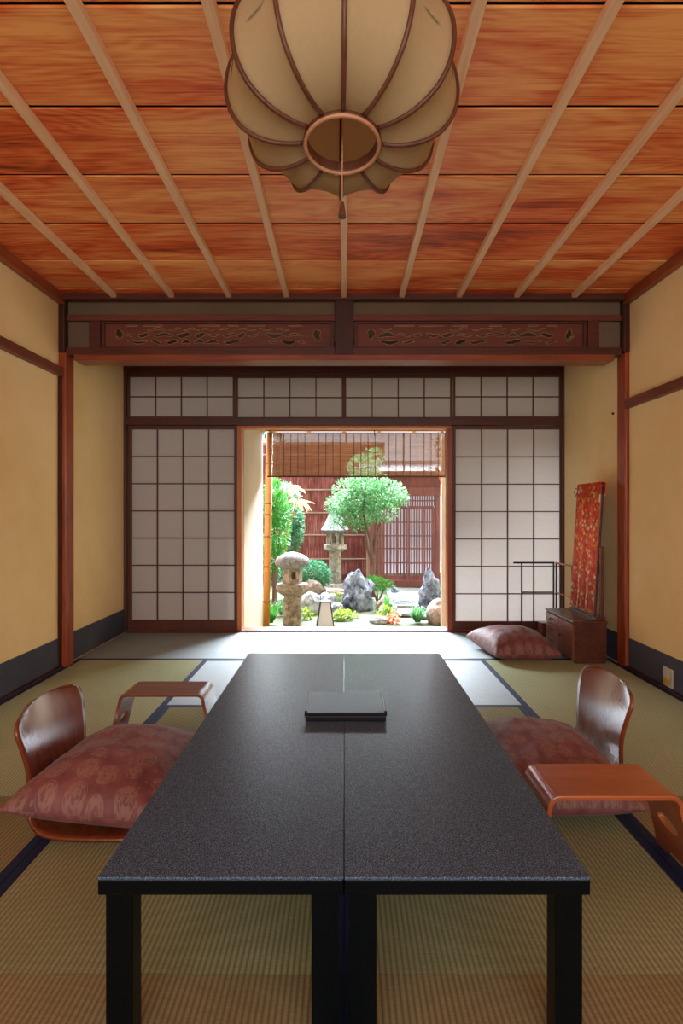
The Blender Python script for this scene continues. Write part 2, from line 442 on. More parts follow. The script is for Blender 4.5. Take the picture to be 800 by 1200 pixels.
# cornices at the ceiling
for s, nm in ((-1, 'trim_5'), (1, 'trim_6')):
    x0, x1 = sorted((s*WX, s*(WX-.045)))
    st(bevel(MB().box(x0, x1, -1.98, 3.79, 2.405, 2.47).build(nm, M['cornice'])))
st(bevel(MB().box(-WX+.045, WX-.045, 3.765, 3.815, 2.43, 2.47).build('trim_7', M['beam_dark'])))
# --- ceiling: lapped boards and battens
b = MB()
ys = [3.68 + .4125*k for k in range(1, -14, -1)]
for k, y in enumerate(ys[:-1]):
    y0 = ys[k+1]; y1 = min(y, 3.90) if k == 0 else y
    # each board is tilted, its far edge sits 9 mm lower than the next board's near edge
    y0 += .015; V = [(-WX, y0, 2.466), (WX, y0, 2.466), (WX, y1, 2.470), (-WX, y1, 2.470), (-WX, y0, 2.474), (WX, y0, 2.474), (WX, y1, 2.478), (-WX, y1, 2.478)]
    vv = [b.bm.verts.new(p) for p in V]
    for f in ((0, 3, 2, 1), (4, 5, 6, 7), (0, 1, 5, 4), (1, 2, 6, 5), (2, 3, 7, 6), (3, 0, 4, 7)): b.bm.faces.new([vv[i] for i in f])
ceil = st(b.build('ceiling', M['ceiling']))
st(MB().box(-WX-.1, WX+.1, -2.1, 3.90, 2.50, 2.53).build('ceiling_backing', plain('loft_void_shade', (20, 12, 8), .9)))  # near-black sheet paints the dark void behind the board gaps
for k in range(-4, 5):
    x = k*.378
    p = MB().prism([(x-.017, 2.438), (x+.017, 2.438), (x+.0195, 2.468), (x-.0195, 2.468)], 'y', -1.98, 3.77).build('batten', M['batten'], ceil)
    bevel(p, .003)
st(MB().box(-WX, WX, 3.90, 5.16, 2.50, 2.53).build('ceiling', M['transom_plaster']))

# --- the bay's front frame: pillars, lintel, transom
PF = 3.80
for s, nm in ((-1, 'trim_8'), (1, 'trim_9')):
    x0, x1 = sorted((s*(WX+.005), 1.862 if s > 0 else -1.842))
    st(bevel(MB().box(x0, x1, PF, PF+.115, -.04, 2.09).build(nm, M['pillar']), .008, 3))
    x0, x1 = sorted((s*(WX+.005), s*1.85))
    st(bevel(MB().box(x0, x1, PF-.006, PF+.10, 2.09, 2.47).build('trim_10' if s < 0 else 'trim_11', M['dark_v']), .004))
# dark strip standing in for the shadow gap beside the left pillar
st(MB().box(-WX, -WX+.022, PF-.012, PF, 0, 1.925).build('shadow_gap_strip', M['dark_v']))
st(bevel(MB().box(-1.79, 1.79, PF, PF+.15, 2.035, 2.075).build('trim_13', M['beam']), .003))          # lintel
st(bevel(MB().box(-1.85, 1.85, PF+.012, PF+.12, 2.075, 2.125).build('trim_14', M['beam_dark']), .003))
st(bevel(MB().box(-1.85, 1.85, PF+.02, PF+.10, 2.306, 2.345).build('trim_15', M['carved']), .003))
st(bevel(MB().box(-.06, .06, PF-.004, PF+.11, 2.075, 2.47).build('trim_16', M['dark_v']), .004))       # centre post
b = MB(); b.box(-1.85, 1.85, PF+.05, PF+.07, 2.345, 2.47)
b.box(-1.85, -1.695, PF+.05, PF+.07, 2.125, 2.306); b.box(1.695, 1.85, PF+.05, PF+.07, 2.125, 2.306)
st(b.build('wall_transom', M['transom_plaster']))
for k, (x0, x1) in enumerate(((-1.70, -1.625), (1.625, 1.70))):
    st(bevel(MB().box(x0, x1, PF+.02, PF+.09, 2.125, 2.306).build('trim_17' if k == 0 else 'trim_18', M['beam_dark']), .003))

# --- rear plane of the bay: posts, beams, shoji and transom windows
BY = 4.945
for s, nm in ((-1, 'trim_19'), (1, 'trim_20')):
    x0, x1 = sorted((s*WX, s*1.862)) if s > 0 else (-1.89, -1.868)
    x0, x1 = (-1.90, -1.870) if s < 0 else (1.872, 1.905)
    st(bevel(MB().box(x0, x1, BY-.03, BY+.10, 0, 2.50).build(nm, M['shoji_wood']), .003))
st(bevel(MB().box(-1.87, 1.872, BY-.02, BY+.11, 2.215, 2.275).build('trim_21', M['beam_dark']), .003))
st(MB().box(-1.87, 1.872, BY+.02, BY+.06, 2.275, 2.50).build('wall_back', M['transom_plaster']))
st(bevel(MB().box(-1.87, 1.872, BY-.03, BY+.12, 1.776, 1.835).build('trim_22', M['beam_dark']), .003))
st(bevel(MB().box(-.93, .93, BY+.0, BY+.10, 1.752, 1.775).build('trim_23', M['jamb']), .002))
st(bevel(MB().box(-1.87, 1.872, BY-.02, BY+.12, -.05, .012).build('trim_24', M['pillar']), .002))       # sill
def lattice(name, x0, x1, z0, z1, y, cols, rows, stile, top, bot, kind, extra=0, bar=.009):
    e = empty(name, ((x0+x1)/2, y, z0)); st(e)
    ox, oz = (x0+x1)/2, z0
    P = lambda b, n, m: b.build(n, m, e)
    w_ = (x1-x0)/2; h = z1-z0
    b = MB(); b.box(-w_, -w_+stile, 0, .03, 0, h); b.box(w_-stile, w_, 0, .03, 0, h)
    b.box(-w_+stile, w_-stile, 0, .03, h-top, h); b.box(-w_+stile, w_-stile, 0, .03, 0, bot)
    bevel(P(b, 'frame', M['shoji_wood']), .002)
    b = MB()
    for k in range(1, cols):
        x = -w_+stile+(2*w_-2*stile)*k/cols; b.box(x-bar/2, x+bar/2, .004, .020, bot, h-top)
    for k in range(1, rows):
        z = bot+(h-top-bot)*k/rows; b.box(-w_+stile, w_-stile, .006, .019, z-bar/2, z+bar/2)
    P(b, 'lattice_bars', M['shoji_wood'])
    P(MB().box(-w_+stile*.6, w_-stile*.6, .0205, .0215, bot*.8, h-top*.8), 'paper', M['paper'])
    return e
X = lambda x, Y=BY: (x-403)*Y/672
Zp = lambda y, Y=BY: 1.03+(600-y)*Y/672
lattice('door_1', X(150), X(278), .014, 1.774, BY+.0, 4, 7, .028, .03, .085, 'door')
lattice('door_2', X(530), X(660), .014, 1.774, BY+.0, 4, 7, .028, .03, .072, 'door')
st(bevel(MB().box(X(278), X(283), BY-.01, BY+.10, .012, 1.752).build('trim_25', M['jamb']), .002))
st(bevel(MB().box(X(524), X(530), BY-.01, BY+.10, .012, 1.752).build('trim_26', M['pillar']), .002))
for k, (a, c) in enumerate(((149, 275), (275, 403), (403, 531), (531, 658))):
    lattice('window_%d' % (k+1), X(a), X(c), 1.835, 2.215, BY+(.0 if k in (0, 3) else .034), 4, 2, .018, .018, .02, 'window')
# small handles of the sliding doors are recessed slots
# --- outer corridor walls, eave, roof
st(MB().box(-.97, -.90, 5.16, 6.36, -.35, 2.3).build('wall_outer_left', M['cream']))
st(MB().box(-2.1, -.97, 6.30, 6.36, -.35, 2.3).build('wall_outer_closet', M['cream']))
st(MB().box(-2.1, 2.6, 5.16, 5.24, -.35, -.02).build('trim_27', M['eave']))                             # veranda boards below sill
b = MB()
def slab(b, x0, x1, y0, z0, y1, z1, t):
    vv = [b.bm.verts.new(p) for p in ((x0, y0, z0), (x1, y0, z0), (x1, y1, z1), (x0, y1, z1), (x0, y0, z0+t), (x1, y0, z0+t), (x1, y1, z1+t), (x0, y1, z1+t))]
    for f in ((0, 3, 2, 1), (4, 5, 6, 7), (0, 1, 5, 4), (1, 2, 6, 5), (2, 3, 7, 6), (3, 0, 4, 7)): b.bm.faces.new([vv[i] for i in f])
slab(b, -2.2, 3.2, 5.16, 2.36, 6.62, 1.985, .03)
ev = st(b.build('trim_28', M['eave']))
for k in range(12):
    x = -1.6+k*.4
    b = MB(); slab(b, x-.022, x+.022, 5.16, 2.31, 6.60, 1.94, .048); b.build('rafter', M['eave'], ev)
st(MB().tube([(-1.0, 6.42, 1.955), (1.7, 6.42, 1.955)], .025, 10).build('trim_29', M['bamboo']))

# ================================================================== TATAMI
def tatami(cx, cy, L, W, cross, mat, label, group=None):
    e = empty('tatami_mat', (cx, cy, -.055), label, 'tatami mat', group, rz=PI/2 if cross else 0)
    MB().box(-W/2, W/2, -L/2, L/2, 0, .0545).build('woven_rush_surface', mat, e)
    bw = .030
    for s in (-1, 1):
        x0, x1 = sorted((s*(W/2+.0003), s*(W/2-bw)))
        MB().box(x0, x1, -L/2-.0003, L/2+.0003, .002, .0558).build('cloth_border', M['border'], e)
    return e
g = .0015
S0, S1, S2, S3 = 4.0, 3.03, 1.28, -.65
W_ = 1.861
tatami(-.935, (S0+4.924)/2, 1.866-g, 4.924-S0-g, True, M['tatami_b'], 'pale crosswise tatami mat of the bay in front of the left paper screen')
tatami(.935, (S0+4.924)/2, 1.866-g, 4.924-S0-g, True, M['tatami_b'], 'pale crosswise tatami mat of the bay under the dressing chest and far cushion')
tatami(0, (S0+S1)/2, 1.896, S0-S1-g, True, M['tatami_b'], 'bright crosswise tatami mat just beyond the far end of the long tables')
SM = 2.08
tatami(-1.406, (S0+SM)/2, S0-SM-g, .91, False, M['tatami'], 'green tatami mat along the left wall, the one touching the left pillar')
tatami(1.406, (S0+SM)/2, S0-SM-g, .91, False, M['tatami'], 'green tatami mat along the right wall, the one touching the right pillar')
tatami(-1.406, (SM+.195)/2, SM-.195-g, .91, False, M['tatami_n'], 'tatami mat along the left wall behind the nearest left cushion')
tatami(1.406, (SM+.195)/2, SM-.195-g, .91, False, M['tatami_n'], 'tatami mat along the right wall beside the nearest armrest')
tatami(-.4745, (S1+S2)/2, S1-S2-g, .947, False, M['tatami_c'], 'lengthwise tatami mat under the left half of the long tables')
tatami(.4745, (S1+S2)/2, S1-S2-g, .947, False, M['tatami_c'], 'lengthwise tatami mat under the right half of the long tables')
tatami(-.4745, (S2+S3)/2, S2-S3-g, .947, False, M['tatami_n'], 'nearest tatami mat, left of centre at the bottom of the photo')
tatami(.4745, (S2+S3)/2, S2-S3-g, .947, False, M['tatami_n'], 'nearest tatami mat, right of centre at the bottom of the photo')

# ================================================================== CARVED TRANSOM PANELS
def carved(x0, x1, label, holes, flip):
    z0, z1 = 2.126, 2.305; yc = PF+.052
    e = empty('carved_transom_panel', ((x0+x1)/2, yc, z0), label, 'carved panel')
    w2 = (x1-x0)/2; h = z1-z0
    fr = MB(); t = .022
    fr.box(-w2, -w2+t, -.02, .02, 0, h); fr.box(w2-t, w2, -.02, .02, 0, h); fr.box(-w2+t, w2-t, -.02, .02, h-.014, h); fr.box(-w2+t, w2-t, -.02, .02, 0, .008)
    bevel(fr.build('frame', M['beam_dark'], e), .002)
    cu = bpy.data.curves.new('c', 'CURVE'); cu.dimensions = '2D'; cu.fill_mode = 'BOTH'; cu.extrude = .006
    def spl(pts):
        s = cu.splines.new('POLY'); s.points.add(len(pts)-1); s.use_cyclic_u = True
        for p, q in zip(s.points, pts): p.co = (q[0], q[1], 0, 1)
    a, c, d, f = -w2+t-.002, w2-t+.002, .006, h-.012
    spl([(a, d), (c, d), (c, f), (a, f)])
    outl = []; bbs = []
    for pts in holes:
        pts = [((-x if flip else x), y) for x, y in pts]
        ok = False
        for _ in range(5):
            xs = [p[0] for p in pts]; zs = [p[1] for p in pts]; bb = (min(xs)-.001, max(xs)+.001, min(zs)-.001, max(zs)+.001)
            if a+.004 < bb[0] and bb[1] < c-.004 and d+.004 < bb[2] and bb[3] < f-.004 and not any(bb[0] < q[1] and q[0] < bb[1] and bb[2] < q[3] and q[2] < bb[3] for q in bbs): ok = True; break
            mx, mz = sum(xs)/len(xs), sum(zs)/len(zs); pts = [(mx+(x-mx)*.8, mz+(y-mz)*.8) for x, y in pts]
        if not ok: continue
        bbs.append(bb); spl(pts); outl.append(pts)
    co = bpy.data.objects.new('c', cu); C.objects.link(co)
    dg = bpy.context.evaluated_depsgraph_get(); me = bpy.data.meshes.new_from_object(co.evaluated_get(dg))
    bpy.data.objects.remove(co)
    me.materials.clear(); me.materials.append(M['carved'])
    bo = bpy.data.objects.new('pierced_board', me); C.objects.link(bo); bo.parent = e; bo.rotation_euler.x = PI/2
    # raised outlines along each pierced figure, painted pale as lit cut edges
    for pts in outl:
        mo = MB()
        mo.tube([(p[0], -.0065, p[1]) for p in pts]+[(pts[0][0], -.0065, pts[0][1])], .0014, 5, cap=False)
        mo.build('carved_relief', M['carve_edge'], bo, smooth=True).rotation_euler.x = -PI/2
    return e
M['carve_edge'] = wood('lit_carving_edges', (176, 128, 84), (216, 176, 126), 'x', .5)  # cream tone paints the light from behind on the cut edges
def slot(x, z, w_, h, n=4):
    return [(x-w_/2, z), (x-w_/2+h*.5, z+h/2), (x+w_/2-h*.5, z+h/2), (x+w_/2, z), (x+w_/2-h*.5, z-h/2), (x-w_/2+h*.5, z-h/2)]
def wave(x, z, L, amp, th, ph=0, tilt=0, n=14):
    top, bot = [], []
    for k in range(n+1):
        t = k/n; xx = x-L/2+L*t; c_ = z+amp*math.sin(ph+t*2*PI)+tilt*(t-.5); q = th*math.sin(PI*t)**.6
        top.append((xx, c_+q/2+.0007)); bot.append((xx, c_-q/2-.0007))
    return top+bot[::-1]
def blob(x, z, rx, rz, seed, n=16):
    r = random.Random(seed); ph = [r.uniform(0, 6.28) for _ in range(3)]
    return [(x+rx*math.cos(t)*(1+.22*math.sin(3*t+ph[0])+.12*math.sin(5*t+ph[1])), z+rz*math.sin(t)*(1+.2*math.sin(2*t+ph[2])+.15*math.sin(4*t+ph[0]))) for t in [2*PI*k/n for k in range(n)]]
def design(seed, flip):
    r = random.Random(seed); H = []
    x = -.62
    while x < .58:                                        # row of thin slots under the top edge
        L = r.uniform(.06, .17)
        if r.random() < .75: H.append(slot(x+L/2, .1525, L, .008))
        x += L+r.uniform(.02, .06)
    H += [blob(-.665, .098, .024, .036, seed), blob(.665, .092, .024, .038, seed+3)]
    for z, th in ((.128, .016), (.090, .034), (.044, .034)):
        x = -.625+r.uniform(0, .03)
        while x < .56:
            L = r.uniform(.05, .14)
            if r.random() < .85: H.append(wave(x+L/2, z, L, .006, th*r.uniform(.3, 1), r.choice((0, 1.5, 3, 4.5)), r.uniform(-.006, .006)))
            x += L+r.uniform(.006, .030)
    return H
carved(-1.622, -.068, 'pierced carved wooden transom panel left of the dark centre post', design(3, 0), False)
carved(.068, 1.622, 'pierced carved wooden transom panel right of the dark centre post', design(8, 0), False)

# ================================================================== TABLES
def table(x0, x1, label):
    y0, y1, zt = 1.083, 2.805, .34
    cx = (x0+x1)/2; w2 = (x1-x0)/2; L = y1-y0
    e = empty('low_table', (cx, y0, 0), label, 'table', 'pair of low tables')
    bevel(MB().box(-w2, w2, 0, L, zt-.006, zt).build('tabletop', M['tabletop'], e), .002)
    b = MB(); b.box(-w2, w2, .002, .026, zt-.036, zt-.006); b.box(-w2, w2, L-.026, L-.002, zt-.036, zt-.006)
    b.box(-w2, -w2+.024, .026, L-.026, zt-.036, zt-.006); b.box(w2-.024, w2, .026, L-.026, zt-.036, zt-.006)
    b.box(-w2+.024, w2-.024, .026, L-.026, zt-.014, zt-.006)
    bevel(b.build('apron', M['lacquer'], e), .003)
    for sx in (-1, 1):
        for yy in (.014, L-.064):
            a, c = sorted((sx*(w2-.010), sx*(w2-.062)))
            bevel(MB().box(a, c, yy, yy+.05, 0, zt-.014).build('leg', M['lacquer'], e), .003)
    for yy in (.066, L-.10):
        b = MB(); b.box(-w2+.062, w2-.062, yy, yy+.016, zt-.034, zt-.014)
        b.box(-.02, .028, yy-.03, yy+.01, zt-.047, zt-.034); b.box(-.028, .02, yy-.03, yy, zt-.04, zt-.034)
        b.build('folding_catch', M['lacquer'], e)
    return e
table(-.4665, -.0006, 'left one of two long black low tables pushed side by side')
table(.0006, .4665, 'right one of two long black low tables pushed side by side')

# ================================================================== LACQUER BOX
e = empty('lacquer_box', ((405-403)*1.95/672, 1.885, .34), 'flat dark lacquer document box on the middle of the black tables', 'box')
bevel(MB().box(-.132, .132, .002, .212, .0, .018).build('tray', M['box_lacquer'], e), .003)
b = MB(); b.box(-.136, .136, 0, .216, .018, .030)
bevel(b.build('lid', M['box_lacquer'], e), .002)
for x in (-.136, .126): bevel(MB().box(x, x+.010, 0, .216, .030, .036).build('raised_lid_edge', M['box_lacquer'], e), .002)

# ================================================================== ZAISU CHAIRS
def zaisu_mesh(wt=.23):
    # side profile: local x forward (towards the table), z up
    prof = [(.40, .012), (.30, .010), (.20, .010), (.10, .012), (.04, .022), (.0, .05), (-.018, .10), (-.024, .16), (-.034, .22), (-.05, .28), (-.068, .33), (-.082, .365)]
    wid = [.24, .25, .25, .245, .235, .215, .20, .198, .205, .217, .226, .228]
    def P(u, v):
        t = u*(len(prof)-1); i = min(int(t), len(prof)-2); f = t-i
        def cr(A, j):
            g = lambda k: A[max(0, min(len(A)-1, k))] if j is None else A[max(0, min(len(A)-1, k))][j]
            p0, p1, p2, p3 = g(i-1), g(i), g(i+1), g(i+2)
            return .5*(2*p1+(-p0+p2)*f+(2*p0-5*p1+4*p2-p3)*f*f+(-p0+3*p1-3*p2+p3)*f**3)
        sm = f
        x = cr(prof, 0); z = cr(prof, 1); w_ = cr(wid, None)
        s = 2*v-1
        # concave back panel, rounded top corners
        k = max(0, (u-.45)/.55)
        y = s*w_
        x += .035*k*(s*s)
        rt = .055; dd = (z-(.365-rt))/rt
        if dd > 0: y = s*(w_-rt*(1-math.sqrt(max(0, 1-min(dd, 1)**2))))
        if u > .5: z += .014*(1-s*s)*(u-.5)*2
        rf = .05; ff = (x-(.40-rf))/rf
        if ff > 0 and z < .1: y = s*(w_-rf*(1-math.sqrt(max(0, 1-min(ff, 1)**2))))
        return Vector((x, y, z))
    b = MB(); b.grid(P, 88, 24)
    return b
def zaisu(loc, face, label):
    e = empty('legless_chair', loc, label, 'chair', rz=0 if face > 0 else PI)
    # seat and back are one bent sheet in life; split at the bend into its two named parts
    b = zaisu_mesh(); me = b.build('backrest', M['ply'], e, smooth=True)
    bm = bmesh.new(); bm.from_mesh(me.data)
    bm2 = bm.copy()
    bmesh.ops.delete(bm, geom=[f for f in bm.faces if f.calc_center_median().x > .022], context='FACES')
    bmesh.ops.delete(bm2, geom=[f for f in bm2.faces if f.calc_center_median().x <= .022 or f.calc_center_median().z > .2], context='FACES')
    bmesh.ops.delete(bm, geom=[v for v in bm.verts if not v.link_faces], context='VERTS')
    # faces of the concave upper corners belong to the back
    bm3 = bmesh.new(); bm3.from_mesh(me.data)
    bm.free()
    bmesh.ops.delete(bm3, geom=[f for f in bm3.faces if f.calc_center_median().x > .022 and f.calc_center_median().z < .045], context='FACES')
    bmesh.ops.delete(bm2, geom=[f for f in bm2.faces if f.calc_center_median().z >= .045], context='FACES')
    bm3.to_mesh(me.data); bm3.free()
    sm = bpy.data.meshes.new('seat'); bm2.to_mesh(sm); bm2.free(); sm.materials.append(M['ply'])
    for p in sm.polygons: p.use_smooth = True
    so = bpy.data.objects.new('seat', sm); C.objects.link(so); so.parent = e
    for o in (me, so):
        s = o.modifiers.new('solid', 'SOLIDIFY'); s.thickness = .011; s.offset = 0
    return e
zaisu((-.995, 2.03, 0), 1, 'glossy brown bentwood floor chair left of the tables')
zaisu((1.005, 2.30, 0), -1, 'glossy brown bentwood floor chair right of the tables')

# ================================================================== CUSHIONS
def cushion(corners, tt, tb, zf, label, seed, group=None):
    cs = [Vector(c) for c in corners]          # near-left, near-right, far-right, far-left
    cen = sum(cs, Vector())/4
    n = 36
    rd = Vector((seed*3.1, seed*1.7, 0))
    def pt(u, v, top):
        a, c = 2*u-1, 2*v-1
        # edges bow inwards between the pointed corners
        pin = .045
        a2 = a*(1-pin*(1-c*c)); c2 = c*(1-pin*(1-a*a))
        uu, vv = (a2+1)/2, (c2+1)/2
        p = cs[0]*(1-uu)*(1-vv)+cs[1]*uu*(1-vv)+cs[2]*uu*vv+cs[3]*(1-uu)*vv
        h = ((1-abs(a)**2.6)*(1-abs(c)**2.6))
        h = max(h, 0)**.52
        nz = noise.noise(Vector((a*1.6, c*1.6, 0))+rd)*.016 + noise.noise(Vector((a*4, c*4, 3))+rd)*.006
        # gathered creases running in from the corners
        rr = min(1, (abs(a)*abs(c))**1.0)
        cr = .007*rr*math.sin(9*math.atan2(c-a*.2, a+c*.3)*2)
        if top: q = p+Vector((0, 0, tt*h+(nz+cr)*h))
        else: q = p-Vector((0, 0, tb*h))
        if q.z < zf: q.z = zf+.0005*0
        return q-Vector((cen.x, cen.y, 0))
    b = MB()
    L = b.bm.loops.layers.uv.verify()
    T = [[b.bm.verts.new(pt(i/n, j/n, True)) for j in range(n+1)] for i in range(n+1)]
    B = [[T[i][j] if (i in (0, n) or j in (0, n)) else b.bm.verts.new(pt(i/n, j/n, False)) for j in range(n+1)] for i in range(n+1)]
    for G, off in ((T, 0), (B, .37)):
        for i in range(n):
            for j in range(n):
                q = [(i, j), (i+1, j), (i+1, j+1), (i, j+1)]
                f = b.bm.faces.new([G[x][y] for x, y in (q if G is T else q[::-1])])
                for lp, (x, y) in zip(f.loops, q if G is T else q[::-1]): lp[L].uv = (x/n+off+seed, y/n+off)
    o = b.build('floor_cushion', M['brocade'], None, smooth=True, fix=True)
    o.location = (cen.x, cen.y, 0)
    s = o.modifiers.new('sub', 'SUBSURF'); s.levels = 1; s.render_levels = 1
    tag(o, label, 'cushion', group)
    return o
cushion([(-1.045, 1.71, .135), (-.50, 1.73, .07), (-.50, 2.36, .07), (-.955, 2.30, .14)], .125, .075, .018, 'large mauve-red brocade cushion on the left floor chair', 1.0)
cushion([(.50, 1.84, .06), (.99, 1.83, .075), (.955, 2.44, .12), (.57, 2.56, .08)], .105, .08, .018, 'mauve-red brocade cushion on the right floor chair, partly under an armrest', 2.0)
cushion([(1.035, 3.92, .05), (1.50, 3.93, .045), (1.47, 4.40, .06), (.935, 4.44, .075)], .135, .08, .001, 'plump mauve-red brocade cushion on the mat beside the dressing chest', 3.0)

# ================================================================== ARMRESTS
def armrest(loc, w_, d, h, label, mat, rz=0):
    e = empty('armrest', loc, label, 'armrest', rz=rz)
    t = .014; r = .035; fl = .045
    # top sheet with both ends bent down
    prof = []
    x1 = w_/2
    n = 6
    path = [(-x1-.004, h-r-.02)]+[(-x1+r-r*math.cos(PI/2*k/n), h-r+r*math.sin(PI/2*k/n)) for k in range(n+1)]+[(x1-r+r*math.sin(PI/2*k/n), h-r+r*math.cos(PI/2*k/n)) for k in range(n+1)]+[(x1+.004, h-r-.02)]
    inner = []
    for k, p in enumerate(path):
        a = Vector(path[max(k-1, 0)]); c = Vector(path[min(k+1, len(path)-1)]); dd = (c-a).normalized(); nn = Vector((dd.y, -dd.x))
        inner.append((p[0]+nn.x*t, p[1]+nn.y*t))
    b = MB()
    A = [[b.bm.verts.new((x, y, z)) for x, z in path] for y in (-d/2, d/2)]
    Bq = [[b.bm.verts.new((x, y, z)) for x, z in inner] for y in (-d/2, d/2)]
    for k in range(len(path)-1):
        b.bm.faces.new((A[0][k], A[0][k+1], A[1][k+1], A[1][k])); b.bm.faces.new((Bq[0][k], Bq[1][k], Bq[1][k+1], Bq[0][k+1]))
        b.bm.faces.new((A[0][k], Bq[0][k], Bq[0][k+1], A[0][k+1])); b.bm.faces.new((A[1][k], A[1][k+1], Bq[1][k+1], Bq[1][k]))
    b.bm.faces.new((A[0][0], A[1][0], Bq[1][0], Bq[0][0])); b.bm.faces.new((A[0][-1], Bq[0][-1], Bq[1][-1], A[1][-1]))
    bevel(b.build('arm_board', mat, e, smooth=False), .003)
    for s in (-1, 1):
        # splayed leg panel with an oval hand hole, widening to the foot
        hh = h-r-.02
        cu = bpy.data.curves.new('c', 'CURVE'); cu.dimensions = '2D'; cu.fill_mode = 'BOTH'; cu.extrude = t/2
        L = math.hypot(hh, .05)
        def spl(pts):
            q = cu.splines.new('POLY'); q.points.add(len(pts)-1); q.use_cyclic_u = True
            for p, z in zip(q.points, pts): p.co = (*z, 0, 1)
        out = [(-d/2, L), (-d/2*.98, L*.6), (-d/2*1.0, L*.3), (-d/2*1.10, 0.0), (-d*.28, 0), (-d*.2, .022), (d*.2, .022), (d*.28, 0), (d/2*1.10, 0), (d/2, L*.3), (d/2*.98, L*.6), (d/2, L)]
        spl(out)
        spl([(d*.25*math.cos(a), L*.62+.022*math.sin(a)) for a in [2*PI*k/20 for k in range(20)]])
        co = bpy.data.objects.new('c', cu); C.objects.link(co)
        me = bpy.data.meshes.new_from_object(co.evaluated_get(bpy.context.evaluated_depsgraph_get())); bpy.data.objects.remove(co)
        me.materials.clear(); me.materials.append(mat)
        # place: curve x -> local y, curve y -> up along the splay
        ang = math.atan2(.05, hh)
        up = Vector((-s*math.sin(ang), 0, math.cos(ang))); yy = Vector((0, 1, 0)); nn = yy.cross(up)
        Mx = Matrix((( yy.x, up.x, nn.x, s*(x1+.004-t/2+.05)), (yy.y, up.y, nn.y, 0), (yy.z, up.z, nn.z, .002), (0, 0, 0, 1)))
        me.transform(Mx)
        lo = bpy.data.objects.new('leg', me); C.objects.link(lo); lo.parent = e
    return e
armrest((-.782, 2.545, 0), .37, .185, .252, 'brown bentwood armrest standing beyond the left floor chair', M['ply_arm_dark'])
armrest((.745, 1.672, 0), .375, .205, .252, 'orange-brown bentwood armrest in front of the right cushion', M['ply_arm'], rz=0)

# ================================================================== PENDANT LAMP
LC = (-.004, 1.30); LZ = 1.868
e = empty('pendant_lamp', (LC[0], LC[1], LZ), 'large ribbed pumpkin-shaped cloth pendant lamp hanging from the ceiling', 'lamp')
e.rotation_euler.x = math.radians(-9)
prof = [(.088, 0), (.12, -.004), (.165, .002), (.205, .020), (.238, .050), (.258, .092), (.265, .140), (.260, .190), (.244, .236), (.216, .280), (.178, .315), (.13, .338), (.09, .345)]
def smooth(pr, k=4):
    out = []
    for i in range(len(pr)-1):
        p0 = pr[max(i-1, 0)]; p1 = pr[i]; p2 = pr[i+1]; p3 = pr[min(i+2, len(pr)-1)]
        for s in range(k):
            t = s/k
            out.append(tuple(.5*((2*p1[j])+(-p0[j]+p2[j])*t+(2*p0[j]-5*p1[j]+4*p2[j]-p3[j])*t*t+(-p0[j]+3*p1[j]-3*p2[j]+p3[j])*t**3) for j in range(2)))
    out.append(pr[-1]); return out
sp = smooth(prof, 3); NR = 12
b = MB(); nseg = NR*8
def shp(u, v):
    i = round(u*(len(sp)-1)); r, z = sp[i]; a = 2*PI*v
    k = abs(math.sin(NR/2*(a-.26*0)))        # 0 on ribs, 1 mid-gore
    s = math.sin(PI*i/(len(sp)-1))
    rr = r*(1-.055*s*k**.8)
    zz = z+(.012*s*k if z < .14 else -.012*s*k)
    ph = a+PI/2+.02
    return Vector((rr*math.cos(ph), rr*math.sin(ph), zz))
b.grid(shp, len(sp)-1, nseg)
bmesh.ops.remove_doubles(b.bm, verts=b.bm.verts, dist=.0005)
b.build('cloth_shade', M['lamp_cloth'], e, smooth=True)
for k in range(NR):
    ph = 2*PI*k/NR+PI/2+.02
    MB().tube([((r+.002)*math.cos(ph), (r+.002)*math.sin(ph), z-(.002 if z < .05 else 0)) for r, z in sp], .0052, 8).build('rib', M['rattan'], e, smooth=True)
def ring(b, r0, r1, z0, z1, n=48):
    b.lathe([(r0, z0), (r1, z0), (r1, z1), (r0, z1), (r0, z0)], n=n)
b = MB()
V = []
for (r, z) in ((.078, -.008), (.088, -.008), (.088, .018), (.078, .018)):
    V.append([b.bm.verts.new((r*math.cos(2*PI*k/48), r*math.sin(2*PI*k/48), z)) for k in range(48)])
for i in range(4):
    for k in range(48): b.bm.faces.new((V[i][k], V[i][(k+1) % 48], V[(i+1) % 4][(k+1) % 48], V[(i+1) % 4][k]))
bevel(b.build('bottom_ring', M['rattan'], e, smooth=False), .002)
b = MB(); b.tube([(.083*math.cos(2*PI*k/48), .083*math.sin(2*PI*k/48), -.010) for k in range(49)], .0045, 8, cap=False); b.build('ring_rim', M['ring_wood'], e, smooth=True)
b = MB(); b.lathe([(.0, .33), (.10, .33), (.10, .352), (.0, .352)], n=32); b.build('top_cap', M['rattan'], e)
b = MB(); b.tube([(0, 0, .352), (0, .03, .60)], .004, 8); b.build('hanging_cord', M['black'], e)
b = MB(); b.lathe([(0, .20), (.03, .205), (.035, .25), (.02, .33), (0, .33)], n=16); b.build('lamp_holder', M['white_plastic'], e, smooth=True)
b = MB(); b.tube([(0, 0, .25), (0, .012, .05), (0, .02, -.145)], .0013, 6); pc = b.build('pull_cord', M['ring_wood'], e)
b = MB(); b.lathe([(0, -.135), (.004, -.136), (.007, -.158), (.009, -.172), (0, -.172)], c=(0, .02, 0), n=10); b.build('tassel', M['rattan'], pc)
# ceiling rose
tag(MB().lathe([(0, 2.438), (.045, 2.438), (.05, 2.452), (.05, 2.466), (0, 2.466)], c=(LC[0], LC[1]+.06, 0), n=24).build('ceiling_rose', M['white_plastic'], None), 'small round ceiling rose hidden above the ribbed pendant lamp', 'ceiling fitting')

